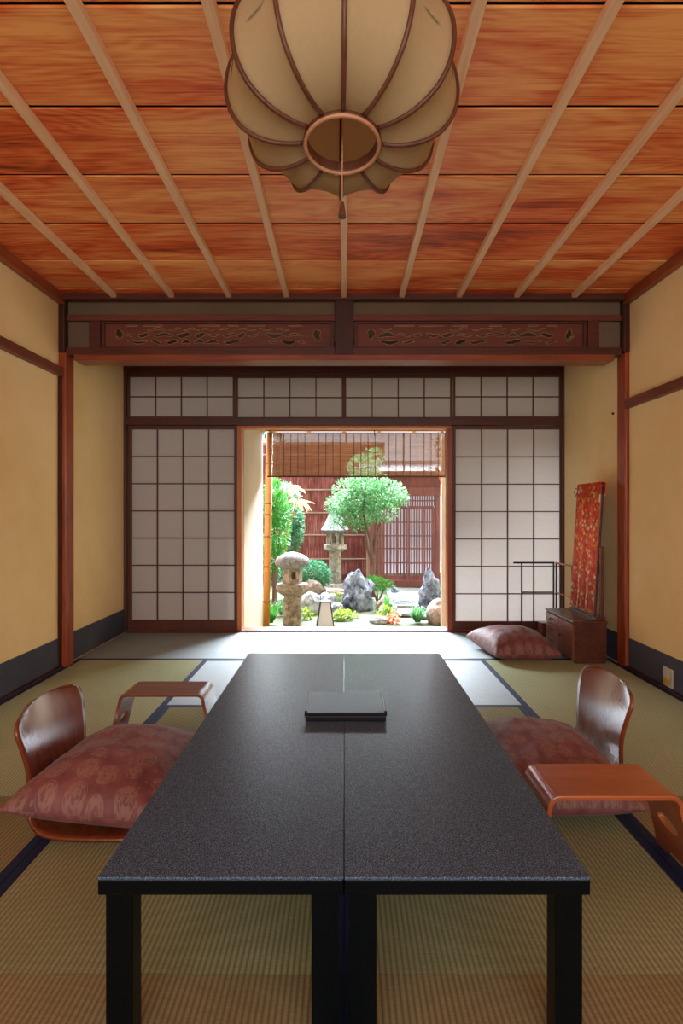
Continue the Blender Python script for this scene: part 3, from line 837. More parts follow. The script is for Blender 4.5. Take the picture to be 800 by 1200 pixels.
# ================================================================== DRESSING CHEST WITH MIRROR
e = empty('dressing_chest', (1.66, 4.155, 0), 'low dark wooden dressing chest with mirror against the right wall', 'dresser')
x0, x1, y0, y1, h = -.11, .125, -.275, .265, .29
b = MB(); b.box(x0+.012, x1-.004, y0+.008, y1-.008, .018, h-.016); b.box(x0+.02, x1-.01, y0+.012, y0+.05, 0, .018); b.box(x0+.02, x1-.01, y1-.05, y1-.012, 0, .018)
bevel(b.build('body', M['dresser'], e), .002)
bevel(MB().box(x0-.002, x1, y0, y1, h-.016, h).build('top', M['dresser'], e), .004)
# front (faces the room, -x): door near, drawers far
dr = bevel(MB().box(x0, x0+.012, y0+.012, -.02, .024, h-.022).build('door', M['dresser_front'], e), .002)
MB().lathe([(0, 0), (.007, .0), (.009, .012), (0, .014)], n=12).build('knob', M['black'], dr)
kb = [c for c in dr.children][0]; kb.rotation_euler = (0, -PI/2, 0); kb.location = (x0, -.045, .15)
for zz0, zz1 in ((.024, .105), (.111, .190), (.196, h-.022)):
    d_ = bevel(MB().box(x0, x0+.012, -.012, y1-.014, zz0, zz1).build('drawer', M['dresser_front'], e), .002)
    MB().tube([(x0-.002, .10, (zz0+zz1)/2+.006), (x0-.012, .105, (zz0+zz1)/2-.004), (x0-.012, .145, (zz0+zz1)/2-.004), (x0-.002, .15, (zz0+zz1)/2+.006)], .0035, 6).build('handle', M['black'], d_)
# mirror on its posts, leaning back
b = MB(); b.box(.045, .12, y0+.02, .20, h, h+.022); b.box(.085, .115, y0+.03, y0+.048, h+.02, h+.50); b.box(.085, .115, .165, .183, h+.02, h+.50)
bevel(b.build('mirror_stand', M['dresser'], e), .003)
lean = Matrix.Translation((.052, 0, h+.03)) @ Matrix.Rotation(math.radians(3.6), 4, 'Y')
b = MB(); b.box(0, .022, y0+.06, .158, 0, .905, M=lean)
fr = bevel(b.build('mirror_frame', M['dresser'], e), .003)
MB().box(-.002, .0, y0+.075, .143, .02, .89, M=lean).build('mirror_glass', plain('mirror_glass', (200, 205, 205), .05, 1), fr)
# red flowered cloth over the mirror: a thing of its own
cl = MB()
def clf(u, v):
    y = y0+.052+u*(.168-(y0+.052)); s = v
    fold = .006*math.sin(u*PI*5+s*2)*(.3+s)
    if s < .86:
        z = .915-s/.86*.925; x = -.008+fold
    else:
        t = (s-.86)/.14; x = -.008+.036*min(1, t*3); z = .918-.14*max(0, t-.33)
    if s < .86: pass
    yy = y*(1-.10*(s if s < .86 else 0))
    return lean @ Vector((x, yy, z))
V = cl.grid(lambda u, v: clf(u, .86-v if v < .86 else v), 24, 50, uv=True)
for vv in cl.bm.verts: vv.co += Vector((1.66, 4.155, 0))
cl.bm.verts.ensure_lookup_table()
o = cl.build('mirror_cover', M['red_cloth'], None, smooth=True, org=(1.70, 4.155, .32))
sm = o.modifiers.new('solid', 'SOLIDIFY'); sm.thickness = .003
tag(o, 'bright red flowered cloth draped over the tall mirror on the dressing chest', 'cloth')
for yy in (y0+.045, .175):
    p = lean @ Vector((0, yy, .88)); s = -1 if yy < 0 else 1
    b = MB(); b.tube([(p.x, p.y, p.z), (p.x-.01, p.y+s*.03, p.z+.012), (p.x-.012, p.y+s*.045, p.z-.03)], .003, 6); b.tube([(p.x, p.y, p.z), (p.x-.01, p.y+s*.02, p.z-.05)], .003, 6)
    q = b.build('tie_ribbon', M['black'], o); q.location = Vector((1.66-1.70, 0, -.32))

# small box behind the chest
e = empty('small_box', (1.70, 4.78, 0), 'small reddish-brown wooden box on the mat behind the dressing chest', 'box')
bevel(MB().box(-.07, .07, -.05, .05, 0, .10).build('body', M['dresser_front'], e), .003)
bevel(MB().box(-.074, .074, -.054, .054, .10, .114).build('lid', M['dresser'], e), .003)

# folding towel rack
e = empty('towel_rack', (1.64, 4.86, 0), 'thin black two-fold towel rack in front of the right paper screen', 'rack')
b = MB()
b.tube([(-.205, 0, .60), (.14, 0, .60)], .0075, 8); b.build('top_rail', M['black'], e)
MB().tube([(-.14, 0, .35), (.13, 0, .35)], .006, 8).build('lower_rail', M['black'], e)
MB().tube([(-.14, 0, .02), (.13, 0, .02)], .006, 8).build('lower_rail', M['black'], e)
for x in (-.135, .135): MB().tube([(x, 0, 0), (x, 0, .60)], .0075, 8).build('post', M['black'], e)
MB().tube([(.15, -.01, .60), (.165, -.33, .60)], .0075, 8).build('top_rail', M['ring_wood'], e)
MB().tube([(.15, -.01, .35), (.165, -.33, .35)], .006, 8).build('lower_rail', M['ring_wood'], e)
for y in (-.02, -.325): MB().tube([(.15-.045*y, y, 0), (.15-.045*y, y, .60)], .0075, 8).build('post', M['black'], e)

# socket on the right wainscot
e = empty('wall_socket', (WX-.006, 3.33, .070), 'small ivory wall socket with amber cover on the right wainscot', 'socket')
bevel(MB().box(-.007, 0, -.05, .05, -.055, .055).build('plate', M['white_plastic'], e), .003)
b = MB(); b.box(-.011, -.007, -.022, .022, -.035, .035); bevel(b.build('outlet', M['white_plastic'], e), .002)
MB().lathe([(0, 0), (.02, 0), (.022, .016), (0, .02)], n=18).build('plug', M['orange_plastic'], e)
pl = [c for c in e.children if c.name.startswith('plug')][0]; pl.rotation_euler = (0, -PI/2, 0); pl.location = (-.011, -.008, -.018)
# little nail knob on the bay wall
tag(MB().lathe([(0, 0), (.006, 0), (.008, .012), (0, .014)], n=10).build('hook_knob', M['black'], None), 'tiny dark knob on the ochre wall of the bay beside the right pillar', 'knob')
kn = bpy.data.objects['hook_knob']; kn.rotation_euler = (0, -PI/2, 0); kn.location = (WX, 4.02, 1.72)

# ================================================================== GARDEN
GZ = -.35
def at(x, y, z=GZ):              # ground point seen at a pixel, for a known height
    Y = (1.03-z)*672/(y-600); return (x-403)*Y/672, Y
b = MB()
b.grid(lambda u, v: Vector((-5+10*u, 5.2+8*v, GZ-.02+.03*noise.noise(Vector((u*14, v*12, 0))))), 60, 50)
o = b.build('floor_garden', M['ground'], None, smooth=True); st(o)
st(MB().box(-9, 9, 13.6, 16, GZ-.3, 1.5).build('wall_neighbour', plaster('neighbour_wall', (206, 204, 214), (228, 226, 236))))
st(MB().box(-3.3, -3.2, 6.4, 12, GZ, 2.2).build('wall_garden_left', M['bark']))
st(MB().box(2.75, 2.85, 5.2, 10.7, GZ, 2.3).build('wall_garden_right', M['cream']))

# bark fence
fy = 11.6
e = empty('bark_fence', (-.9, fy, GZ), 'tall red cedar-bark fence with pale horizontal bamboo strips', 'fence')
b = MB(); b.box(-2.2, 1.62, 0, .05, 0, 2.74); b.build('bark_panel', M['bark'], e)
for yp in (533, 574, 601, 627, 655):
    z = 1.03+(600-yp)*fy/672-GZ
    b = MB(); b.tube([(-2.2, -.02, z), (1.62, -.02, z)], .019, 8); b.build('bamboo_strip', M['bamboo_grey'], e)
b = MB(); b.tube([(-2.2, .02, 2.76), (1.62, .02, 2.76)], .04, 8); b.build('cap_rail', M['bamboo_grey'], e)
bevel(MB().box(1.62, 1.72, -.03, .07, 0, 2.78).build('post', M['gate'], e), .004)
bevel(MB().box(-2.3, -2.2, -.03, .07, 0, 2.78).build('post', M['gate'], e), .004)
b = MB(); b.box(-2.2, 1.62, -.04, .06, 0, .12); b.build('bottom_board', M['gate'], e)

# lattice gate with lintel, roofed
gy = 10.6; gs = 672/gy
gx0 = (442-403)/gs-.14; gx1 = (515-403)/gs; gw = gx1-gx0
gz = lambda y: 1.03+(600-y)/gs-GZ
e = empty('lattice_gate', ((gx0+gx1)/2, gy, GZ), 'dark reddish wooden lattice gate under a small lintel', 'gate')
w2 = gw/2
t = .07
b = MB(); b.box(-w2, -w2+t, 0, .08, 0, gz(579)); b.box(w2-t, w2, 0, .08, 0, gz(579)); b.box(-w2-.05, w2+.08, -.03, .11, gz(581), gz(571)); b.box(-w2-.05, w2+.08, 0, .1, gz(571), gz(556))
b.box(-w2-.02, w2+.02, -.06, .12, 0, .12)
bevel(b.build('gate_frame', M['gate'], e), .004)
b = MB(); n = 17; zb, zt = gz(676), gz(596); iw = w2-t
b.box(-iw, iw, .01, .05, gz(598), gz(594)); b.box(-iw, iw, .01, .05, gz(680), gz(674)); b.box(-iw, iw, .01, .05, .12, gz(681))
def leaf_panel(x0, x1, ns, off):
    b = MB(); b.box(x0, x0+.04, off, off+.03, .12, gz(594)); b.box(x1-.04, x1, off, off+.03, .12, gz(594)); b.box(x0+.04, x1-.04, off, off+.03, gz(597), gz(593)); b.box(x0+.04, x1-.04, off, off+.03, .12, gz(675))
    for y in (612, 628, 643, 660): b.box(x0+.04, x1-.04, off+.012, off+.028, gz(y+.7), gz(y-.7))
    f = b.build('gate_door', M['gate'], e)
    b = MB()
    for k in range(ns):
        x = x0+.04+(x1-x0-.08)*(k+.5)/ns; wd = (x1-x0-.08)/ns*(.27 if k % 3 else .40)
        b.box(x-wd, x+wd, off+.002, off+.012, gz(675), gz(597))
    b.build('slats', M['gate'], f)
leaf_panel(-iw, .06, 9, .045); leaf_panel(.02, iw, 10, .012)
b = MB()
for k in range(26):
    x = -iw+2*iw*(k+.5)/26; b.box(x-.012, x+.012, .03, .045, gz(593), gz(580))
b.box(-iw, iw, .028, .047, gz(587.5), gz(586)); b.build('top_grille', M['gate'], e)
# boards left and right of gate
st(MB().box(gx1+.09, 2.75, gy+.02, gy+.08, GZ, 2.2).build('wall_gate_side', M['bark']))
st(MB().box(.72, gx0-.06, gy+.06, gy+.12, GZ, 1.6).build('wall_gate_left', wood('weathered_board', (130, 96, 80), (176, 140, 116), 'z', .8)))
# little roof above the gate
e = empty('gate_roof', (gx0+gw/2, gy, 1.62), 'small dark boarded roof over the lattice gate', 'roof')
b = MB(); slab(b, -w2-.2, w2+.35, -.55, .06, .5, .34, .04); b.build('roof_boards', M['gate'], e)
b = MB(); slab(b, -w2-.2, w2+.35, -.55, .115, .5, .395, .012); b.build('roof_cover', M['rock_grey'], e)

# right post with brace carrying the eave
e = empty('garden_post', (1.145, 6.9, GZ), 'pale wooden post with curved brace at the right edge of the opening', 'post')
px = (520-403)/672*6.9-1.145
bevel(MB().box(px-.035, px+.045, -.04, .04, 0, 2.29).build('post_shaft', M['garden_post'], e), .006)
MB().tube([(px-.02, 0, 1.72), (px-.05, 0, 1.84), (px-.10, 0, 1.92)], .02, 8).build('brace', M['eave'], e, smooth=True)

# bamboo pole
e = empty('bamboo_pole', ((312-403)/672*6.65, 6.65, GZ), 'upright yellow bamboo pole beside the cream outer wall', 'pole')
tx = (316-403)/672*6.65; bx = (311.5-403)/672*6.65
MB().tube([(0+bx-bx, 0, 0), (tx-bx, 0, 2.28)], .040, 14).build('culm', M['bamboo'], e, smooth=True).location = (bx-e.location.x, 0, 0)
for yp in (543, 590, 603, 629, 664, 705):
    z = 1.03+(600-yp)*6.65/672-GZ; f = z/2.3
    x = bx+(tx-bx)*f-e.location.x
    MB().lathe([(.040, -.010), (.0445, -.003), (.0445, .003), (.040, .010)], c=(x, 0, z), n=14).build('node', M['node'], e)

# sudare blind
sy = 6.40; s_ = 672/sy
bx0, bx1 = (314-403)/s_, (523.5-403)/s_
zt_, zb_ = 1.03+(600-508)/s_, 1.03+(600-558)/s_
e = empty('bamboo_blind', ((bx0+bx1)/2, sy, zt_), 'split-bamboo roll blind hanging across the top of the garden opening', 'blind')
hw = (bx1-bx0)/2; H_ = zt_-zb_
b = MB(); nsl = 78
for k in range(nsl):
    z = -H_*(k+.5)/nsl; b.box(-hw, hw, -.0012, .0012, z-.0025, z+.0025)
b.build('slats', M['sudare'], e)
b = MB()
for k in range(26):
    x = -hw+.02+(2*hw-.04)*k/25; b.box(x-.003, x+.003, -.003, .003, -H_, 0)
b.build('binding_threads', M['thread'], e)
b = MB(); b.box(-hw-.01, hw+.01, -.008, .008, -H_-.012, -H_+.004); b.build('bottom_bar', M['thread'], e)
b = MB(); b.box(-hw-.01, hw+.01, -.010, .010, -.004, .014); b.build('top_bar', M['sudare'], e)
for x in (-hw+.03, .19): MB().tube([(x, -.012, .06), (x, -.012, -.03)], .006, 6).build('hanging_hook', M['thread'], e)
for x in (-hw+.14, -.13, .52, .80):
    MB().box(x-.006, x+.006, .004, .006, -H_, 0).build('lifting_tape', M['cream'], e)

# ---- stone lanterns
def rock_mesh(rx, ry, rz, seed, jag=.28, sub=4, flat=.0):
    b = MB(); bmesh.ops.create_icosphere(b.bm, subdivisions=sub, radius=1)
    for v in b.bm.verts:
        d = v.co.normalized(); q = d*1.3+Vector((seed*5.3, seed*2.1, seed))
        k = 1+jag*.8*noise.noise(q)+jag*.45*noise.noise(q*2.1)+.16*jag*noise.noise(q*6)
        c = Vector((d.x*rx, d.y*ry, d.z*rz))*k
        c.z = max(c.z+rz*.6, 0)
        v.co = c
    return b
def rock(name, x, y, rx, ry, rz, seed, mat, label, rz_=0, jag=.3, z=GZ-.03, group=None, cat='rock'):
    o = rock_mesh(rx, ry, rz, seed, jag).build(name, mat, None, smooth=False)
    o.location = (x, y, z); o.rotation_euler.z = rz_
    tag(o, label, cat, group); return o
# near lantern, wide round cap
lx, ly = at(342, 738); ly = 7.0; s_ = 672/ly; lx = (342.5-403)/s_
zz = lambda y: 1.03+(600-y)/s_-GZ
e = empty('stone_lantern', (lx, ly, GZ), 'squat brown stone lantern with wide round cap in front of the bamboo pole', 'stone lantern', rz=.25)
b = MB(); b.lathe([(.118, 0), (.112, .2), (.104, .35), (.10, zz(697))], n=20); b.build('pillar', M['stone_y'], e, smooth=False)
b = MB(); b.lathe([(.12, zz(697)-.01), (.19, zz(693)), (.205, zz(690)), (.20, zz(684)), (.13, zz(683))], n=6, sides=8); b.build('platform', M['stone_y'], e)
b = MB()
za, zc = zz(684), zz(664)
for k in range(6):
    a0 = 2*PI*k/6; a1 = 2*PI*(k+1)/6; r = .122
    p0 = Vector((r*math.cos(a0), r*math.sin(a0), 0)); p1 = Vector((r*math.cos(a1), r*math.sin(a1), 0)); q0 = p0*.72; q1 = p1*.72
    def quad(a, c, z0, z1, out=True):
        A = [p0.lerp(p1, a), p0.lerp(p1, c), q0.lerp(q1, c), q0.lerp(q1, a)]
        lo = [b.bm.verts.new((p.x, p.y, z0)) for p in A]; hi = [b.bm.verts.new((p.x, p.y, z1)) for p in A]
        b.bm.faces.new(lo[::-1]); b.bm.faces.new(hi)
        for i in range(4): b.bm.faces.new((lo[i], lo[(i+1) % 4], hi[(i+1) % 4], hi[i]))
    if k % 2 == 0:
        quad(0, .25, za, zc); quad(.75, 1, za, zc); quad(.25, .75, za, za+.06); quad(.25, .75, zc-.05, zc)
    else: quad(0, 1, za, zc)
b.build('light_chamber', M['stone_y'], e)
b = MB(); b.lathe([(.0, zz(666)), (.12, zz(666)), (.19, zz(664)), (.218, zz(659)), (.19, zz(653.5)), (.13, zz(650)), (.06, zz(647.5)), (0, zz(646.5))], n=28)
for v in b.bm.verts: v.co += Vector((0, 0, .008*noise.noise(v.co*9)))
b.build('cap', M['stone_roof'], e, smooth=True)

# far lantern, tall with peaked roof
ly = 9.9; s_ = 672/ly; lx = (392.5-403)/s_
zz = lambda y: 1.03+(600-y)/s_-GZ
e = empty('stone_lantern', (lx, ly, GZ), 'tall pale stone lantern with peaked roof partly behind the tree', 'stone lantern', rz=.3)
b = MB(); b.lathe([(.24, 0), (.24, zz(690)), (.19, zz(687)), (.17, zz(684)), (.115, zz(683)), (.108, zz(660)), (.105, zz(647)), (.12, zz(645))], n=24); b.build('pillar', M['stone_g'], e)
b = MB(); b.lathe([(.11, zz(647)), (.18, zz(644)), (.205, zz(643)), (.205, zz(638.5)), (.15, zz(638))], n=6, sides=6); b.build('platform', M['stone_g'], e)
b = MB(); za, zc = zz(638.3), zz(623.5); r = .13
for k in range(6):
    a = 2*PI*(k+.5)/6; c, s = r*math.cos(a), r*math.sin(a)
    b.box(c-.02, c+.02, s-.02, s+.02, za, zc)
b.lathe([(.13, za), (.14, za+.03), (.10, za+.03)], n=6, sides=6); b.lathe([(.10, zc-.03), (.14, zc-.03), (.14, zc)], n=6, sides=6)
b.build('light_chamber', M['stone_g'], e)
b = MB(); b.lathe([(.10, zz(624)), (.22, zz(624)), (.255, zz(621)), (.20, zz(615)), (.13, zz(606)), (.075, zz(599)), (.05, zz(597)), (.06, zz(595)), (.045, zz(591)), (0, zz(589))], n=6, sides=6)
b.build('roof', M['stone_roof'], e)

# garden lamp (tapered)
ly = 7.0; s_ = 672/ly; lx = (381-403)/s_; zz = lambda y: 1.03+(600-y)/s_
zb = zz(735); zt2 = zz(705)
e = empty('garden_lamp', (lx, ly, zb), 'small tapered lantern lamp with milky panels on the ground near the sill', 'lamp', rz=.06)
h = zt2-zb; rb, rt = .105, .058
b = MB()
for sx_, sy_ in ((-1, -1), (1, -1), (1, 1), (-1, 1)): b.tube([(sx_*rb, sy_*rb, 0), (sx_*rt, sy_*rt, h)], .008, 6)
b.box(-rb-.02, rb+.02, -rb-.02, rb+.02, -.015, .010); b.box(-rt-.008, rt+.008, -rt-.008, rt+.008, h-.004, h+.012)
b.build('frame', M['steel'], e)
b = MB(); b.lathe([(rb*1.36, .01), (rt*1.36, h-.004)], n=4, sides=4); b.build('panel', M['lamp_panel'], e)
b = MB(); b.tube([(-rt, 0, h), (-rt*.9, 0, h+.10), (0, 0, h+.15), (rt*.9, 0, h+.10), (rt, 0, h)], .004, 6); b.build('handle', M['steel'], e)
rock('flat_stone', lx, ly, .19, .17, .10, 3.3, M['rock_grey'], 'flat stone carrying the tapered garden lamp', jag=.12, z=zb-.015-.16).scale = (1, 1, 1.0)

# ---- rocks
def gp(x, y): return at(x, y)
x, y = 0.27, 8.35
rock('garden_rock', .20, 8.25, .22, .18, .33, 1.2, M['rock_blue'], 'large craggy blue-grey rock right of the far lantern', jag=.5)
rock('garden_rock', .60, 7.75, .12, .12, .12, 2.2, M['rock_grey'], 'small rounded grey rock below the craggy blue-grey one')
rock('garden_rock', -.47, 7.9, .17, .14, .20, 4.1, M['rock_grey'], 'grey rock between the squat lantern and the small garden lamp')
rock('garden_rock', -.23, 8.1, .16, .14, .17, 5.7, M['rock_grey'], 'low grey rock right behind the small garden lamp')
rock('garden_rock', -.50, 8.7, .22, .12, .22, 6.3, M['rock_brown'], 'brownish rock behind the squat lantern', rz_=.4)
rock('garden_rock', 1.22, 8.1, .14, .16, .36, 7.9, M['rock_blue'], 'upright blue-grey rock at the right edge of the garden', jag=.5)
rock('garden_rock', 1.21, 7.2, .17, .2, .20, 8.8, M['rock_brown'], 'smooth brown-grey rock in front of the right garden post', jag=.2)
rock('garden_rock', .86, 9.75, .06, .06, .06, 9.4, M['rock_blue'], 'little dark round stone in front of the gate', jag=.2, z=GZ+.008)
rock('garden_rock', .45, 7.25, .13, .10, .06, 10.4, M['rock_grey'], 'low pale stone edging the grass near the sill', jag=.2)
rock('garden_rock', -.15, 9.1, .30, .16, .12, 11.4, M['rock_brown'], 'flat mossy rock in front of the tall lantern', jag=.25)

# paving: pale slab path with framed pebble rectangle
e = empty('stone_paving', (1.0, 8.9, GZ), 'pale stone paving with a dark pebble frame before the gate', 'paving')
b = MB(); b.box(-.28, .45, -.55, 1.4, -.05, .015); b.build('slab', M['paving'], e)
b = MB(); b.box(-.24, .36, -.35, .55, .010, .022); b.build('pebble_frame', M['pebbles'], e)
bevel(MB().box(-.14, .26, -.2, .42, .015, .030).build('centre_slab', M['paving'], e), .006)
for k, (xx, yy, r_) in enumerate(((1.12, 7.55, .18), (.82, 7.75, .16))):
    b = MB(); b.lathe([(r_, 0), (r_*1.02, .03), (r_*.9, .045), (0, .047)], n=9, sides=9); o = b.build('stepping_stone', M['paving'], None); o.location = (xx, yy, GZ)
    tag(o, ('flat stepping stone nearest the right garden post', 'flat stepping stone left of the other, beside the grass tuft')[k], 'stepping stone')

# ---- plants
def leaf(bm, p, L, W, d, up):
    side = d.cross(up)
    if side.length < 1e-4: side = d.cross(Vector((1, 0, 0)))
    side.normalize(); nrm = side.cross(d).normalized()
    a = bm.verts.new(p); c = bm.verts.new(p+d*L); l = bm.verts.new(p+d*L*.45+side*W+nrm*W*.3); r = bm.verts.new(p+d*L*.45-side*W+nrm*W*.3)
    bm.faces.new((a, l, c)); bm.faces.new((a, c, r))
def rv(r):
    while True:
        v = Vector((r.uniform(-1, 1), r.uniform(-1, 1), r.uniform(-1, 1)))
        if .05 < v.length < 1: return v
def foliage(blobs, n, L, W, seed, droop=0, shell=.6):
    b = MB(); r = random.Random(seed)
    tot = sum(q[3]*q[4]*q[5] for q in blobs)
    for (cx, cy, cz, rx, ry, rz) in blobs:
        m = max(6, int(n*(rx*ry*rz)/tot))
        for _ in range(m):
            v = rv(r); v = v.normalized()*(v.length**.35 if r.random() < shell else v.length)
            p = Vector((cx+v.x*rx, cy+v.y*ry, cz+v.z*rz))
            d = (v.normalized()+rv(r)*.9); d.z -= droop
            d.normalize()
            q = L*r.uniform(.6, 1.25)
            leaf(b.bm, p, q, W*r.uniform(.7, 1.2), d, Vector((r.uniform(-.4, .4), r.uniform(-.4, .4), 1)))
    return b
def shrub(name, loc, blobs, n, L, W, seed, mat, label, stem=True, cat='shrub', droop=0):
    e = empty(name, loc, label, cat)
    foliage(blobs, n, L, W, seed, droop).build('foliage', mat, e, fix=False)
    b = MB(); r = random.Random(seed+1)
    for q in blobs[:6]:
        b.tube([(r.uniform(-.03, .03), r.uniform(-.03, .03), 0), (q[0]*.5, q[1]*.5, q[2]*.5), (q[0], q[1], q[2])], [.018, .012, .005], 6)
    b.build('stem', M['trunk'], e)
    return e
# the cloud-pruned tree
ty = 9.2; ts = 672/ty; X_ = lambda x: (x-403)/ts; Z_ = lambda y: 1.03+(600-y)/ts
tx0 = X_(433)
e = empty('garden_tree', (tx0, ty, GZ), 'small multi-stemmed tree with dense green crown in the middle of the garden', 'tree')
bl = []
r = random.Random(5)
for (x, y, rx, rz) in ((432, 583, .42, .25), (410, 590, .34, .20), (452, 578, .34, .20), (465, 583, .20, .16), (396, 592, .22, .14), (420, 604, .34, .18), (445, 600, .26, .15), (430, 565, .34, .20), (426, 548, .26, .22), (400, 605, .20, .12), (438, 535, .18, .16), (405, 575, .2, .16), (418, 614, .22, .10), (395, 612, .12, .10)):
    bl.append((X_(x)-tx0, r.uniform(-.25, .25), Z_(y)-GZ, rx, rx*.9, rz))
foliage(bl, 7500, .062, .014, 4, .1).build('foliage', M['leaf_tree'], e, fix=False)
b = MB()
P_ = lambda x, y, d=0: (X_(x)-tx0, d, Z_(y)-GZ)
b.tube([P_(436, 700), P_(436, 680), P_(438, 655), P_(434, 632), P_(428, 615), P_(424, 590)], [.042, .036, .032, .028, .02, .01], 8)
b.tube([P_(437, 665), P_(431, 645, .05), P_(428, 625, .08), P_(420, 600, .1)], [.024, .02, .017, .008], 8)
b.tube([P_(437, 650), P_(441, 630, -.05), P_(440, 615, -.05), P_(452, 590, -.05)], [.024, .02, .015, .008], 8)
b.tube([P_(432, 622), P_(420, 618), P_(405, 622), P_(395, 612)], [.02, .016, .012, .006], 6)
b.tube([P_(436, 640), P_(446, 612, .05), P_(465, 590, .05)], [.02, .014, .006], 6)
b.tube([P_(426, 600), P_(428, 570), P_(428, 540)], [.02, .012, .005], 6)
b.build('trunk', M['trunk'], e, smooth=True)
# left bright conifer / bamboo mass
gx = lambda x, Y: (x-403)/672*Y
gz_ = lambda y, Y: 1.03+(600-y)/672*Y-GZ
def pxblobs(lst, Y, x0):
    return [(gx(x, Y)-gx(x0, Y), random.uniform(-.15, .15), gz_(y, Y), rx*Y/672, rx*Y/672*.8, rz*Y/672) for x, y, rx, rz in lst]
shrub('feathery_evergreen', (gx(322, 8.0), 8.0, GZ), pxblobs([(322, 590, 12, 26), (326, 620, 13, 30), (318, 650, 12, 24), (330, 600, 10, 20), (320, 575, 8, 16)], 8.0, 322), 3600, .07, .010, 11, M['leaf_bright'], 'bright green feathery evergreen behind the bamboo pole', cat='shrub')
shrub('leafy_shrub', (gx(340, 9.2), 9.2, GZ), pxblobs([(343, 605, 11, 18), (340, 630, 12, 20), (348, 620, 8, 16), (335, 580, 9, 14), (345, 585, 7, 10)], 9.2, 340), 1800, .07, .016, 12, M['leaf_blue'], 'grey-green leafy shrub left of the tall lantern')
shrub('round_shrub', (gx(370, 9.6), 9.6, GZ), pxblobs([(370, 672, 16, 15), (362, 668, 10, 10), (380, 676, 9, 9)], 9.6, 370), 1500, .055, .013, 13, M['leaf_blue'], 'low round green shrub between the two stone lanterns')
shrub('round_shrub', (gx(322, 9.0), 9.0, GZ), pxblobs([(322, 675, 9, 12), (318, 668, 8, 8)], 9.0, 322), 700, .05, .014, 14, M['leaf_blue'], 'dark green shrub left behind the squat lantern')
shrub('small_pine', (gx(443, 8.7), 8.7, GZ), pxblobs([(440, 682, 11, 6), (452, 686, 9, 5), (433, 683, 7, 5)], 8.7, 443), 1100, .055, .006, 15, M['leaf_bright'], 'low bright green pine tuft behind the craggy rock')
shrub('low_plant', (gx(402, 7.4), 7.4, GZ), pxblobs([(402, 722, 10, 7), (395, 727, 8, 6), (412, 726, 8, 5)], 7.4, 402), 420, .05, .018, 16, M['leaf_yellow'], 'yellow-green ground plant just right of the garden lamp')
shrub('low_plant', (gx(358, 7.6), 7.6, GZ), pxblobs([(358, 720, 7, 8), (364, 727, 6, 5)], 7.6, 358), 300, .05, .016, 17, M['leaf_yellow'], 'yellow-green ground plant between squat lantern and garden lamp')
shrub('low_plant', (gx(452, 7.5), 7.5, GZ), pxblobs([(452, 716, 8, 6), (444, 722, 6, 5)], 7.5, 452), 220, .05, .014, 18, M['leaf_yellow'], 'low leafy green plant with orange leaves right of the craggy rock')
shrub('red_plant', (gx(460, 7.3), 7.3, GZ), pxblobs([(460, 722, 7, 5), (450, 727, 5, 4)], 7.3, 460), 160, .045, .016, 19, M['leaf_red'], 'small orange-red leaved plant beside the grass tuft')
def tuft(x, y, n, L, seed, mat, label, spread=.5, w_=.006, name='grass_tuft'):
    b = MB(); r = random.Random(seed)
    for _ in range(n):
        a = r.uniform(0, 2*PI); s = r.uniform(.1, 1)*spread; l = L*r.uniform(.6, 1.1)
        d = Vector((math.cos(a)*s, math.sin(a)*s, 1)).normalized()
        side = Vector((-math.sin(a), math.cos(a), 0)); p = Vector((r.uniform(-.03, .03), r.uniform(-.03, .03), 0))
        pts = [p, p+d*l*.4, p+d*l*.75+Vector((d.x, d.y, -.15))*l*.1, p+d*l+Vector((d.x*.5, d.y*.5, -.5))*l*.35]
        ws = [w_, w_, w_*.7, .0005]
        rr = [(b.bm.verts.new(q-side*ww), b.bm.verts.new(q+side*ww)) for q, ww in zip(pts, ws)]
        for i in range(3): b.bm.faces.new((rr[i][0], rr[i][1], rr[i+1][1], rr[i+1][0]))
    o = b.build(name, mat, None, fix=False); o.location = (x, y, GZ); tag(o, label, 'grass'); return o
tuft(gx(489, 7.2), 7.2, 220, .25, 21, M['leaf_tree'], 'arching grass tuft near the sill right of centre', 1.1)
tuft(gx(317, 7.15), 7.15, 150, .30, 22, M['leaf_bright'], 'bright green grass tuft at the foot of the bamboo pole', .9)
tuft(gx(454, 7.6), 7.6, 40, .32, 23, M['leaf_bright'], 'upright green blades rising from the orange-leaved plant', .35)
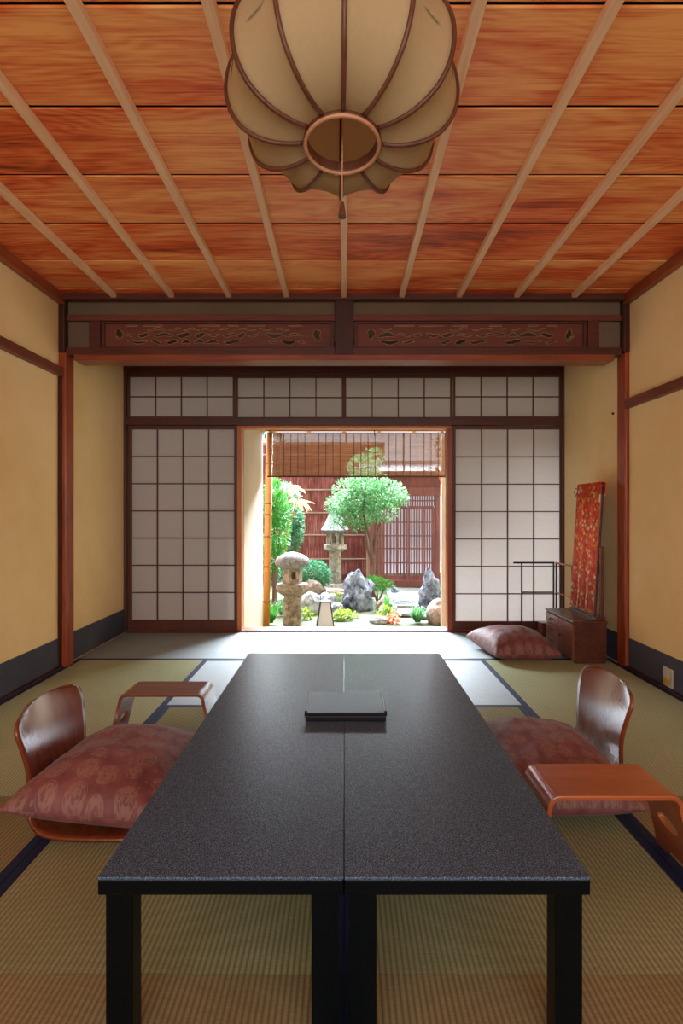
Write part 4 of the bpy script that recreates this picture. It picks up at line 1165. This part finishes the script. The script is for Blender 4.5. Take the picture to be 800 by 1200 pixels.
# bamboo sprays with hanging yellow leaves
def spray(x, y, Y, n, seed, label):
    e = empty('bamboo_spray', (gx(338, Y), Y, GZ), label, 'bamboo')
    r = random.Random(seed); cx = gx(x, Y)-gx(338, Y); cz = gz_(y, Y)
    MB().tube([(0, 0, 0), (-.05, 0, cz*.6), (cx-.05, 0, cz+.05), (cx+.03, 0, cz)], [.014, .012, .008, .003], 6).build('cane', M['bamboo'], e)
    b = MB()
    for k in range(n):
        t = k/n; p = Vector((cx-.12+.18*t, r.uniform(-.05, .05), cz+.05-.06*t))
        d = Vector((r.uniform(-.5, .9), r.uniform(-.4, .4), r.uniform(-1.1, -.1))).normalized()
        leaf(b.bm, p, r.uniform(.12, .22), .011, d, Vector((0, 1, .2)))
    b.build('leaves', M['leaf_bamboo'], e, fix=False)
    return e
spray(344, 570, 8.6, 26, 31, 'pale yellow bamboo spray, upper one over the leafy shrub')
spray(353, 587, 8.8, 22, 32, 'pale yellow bamboo spray, lower one in front of the bark fence')
# background trees above the fence
for k, (x, Y, r_) in enumerate(((-2.2, 13.0, .9), (2.9, 12.6, .9))):
    e = empty('background_tree', (x, Y, GZ), ('green tree beyond the fence at the far left', 'green tree beyond the gate at the far right')[k], 'tree')
    foliage([(0, 0, 2.6, r_, r_*.7, .9), (.4, 0, 2.2, r_*.7, .5, .6), (-.4, 0, 3.0, r_*.6, .5, .6)], 1800, .13, .035, 40+k).build('foliage', M['leaf_tree'], e, fix=False)
    MB().tube([(0, 0, 0), (.05, 0, 1.4), (0, 0, 2.6)], [.09, .07, .03], 8).build('trunk', M['trunk'], e)

rock('garden_rock', -.62, 7.35, .09, .08, .09, 12.4, M['rock_brown'], 'small brown stone at the foot of the squat stone lantern, right side', jag=.25)
rock('garden_rock', -.10, 7.75, .10, .09, .12, 13.4, M['rock_grey'], 'small grey stone right of the garden lamp, left of the craggy rock', jag=.3)
rock('garden_rock', .56, 8.0, .11, .10, .13, 14.4, M['rock_brown'], 'brownish stone between the craggy rock and the paving', jag=.3)
rock('garden_rock', -.98, 10.2, .22, .14, .16, 15.4, M['rock_brown'], 'mossy stone at the foot of the fence, far left', jag=.3)
shrub('low_plant', (gx(398, 8.6), 8.6, GZ), pxblobs([(392, 700, 8, 4), (402, 703, 7, 4)], 8.6, 398), 260, .045, .012, 51, M['leaf_yellow'], 'mossy green ground plant below the tall stone lantern')
tuft(gx(377, 8.6), 8.6, 90, .20, 52, M['leaf_tree'], 'short grass tuft between the tall lantern and the round shrub', .9)
tuft(gx(330, 7.7), 7.7, 90, .26, 53, M['leaf_tree'], 'grass tuft behind the squat stone lantern', .8)
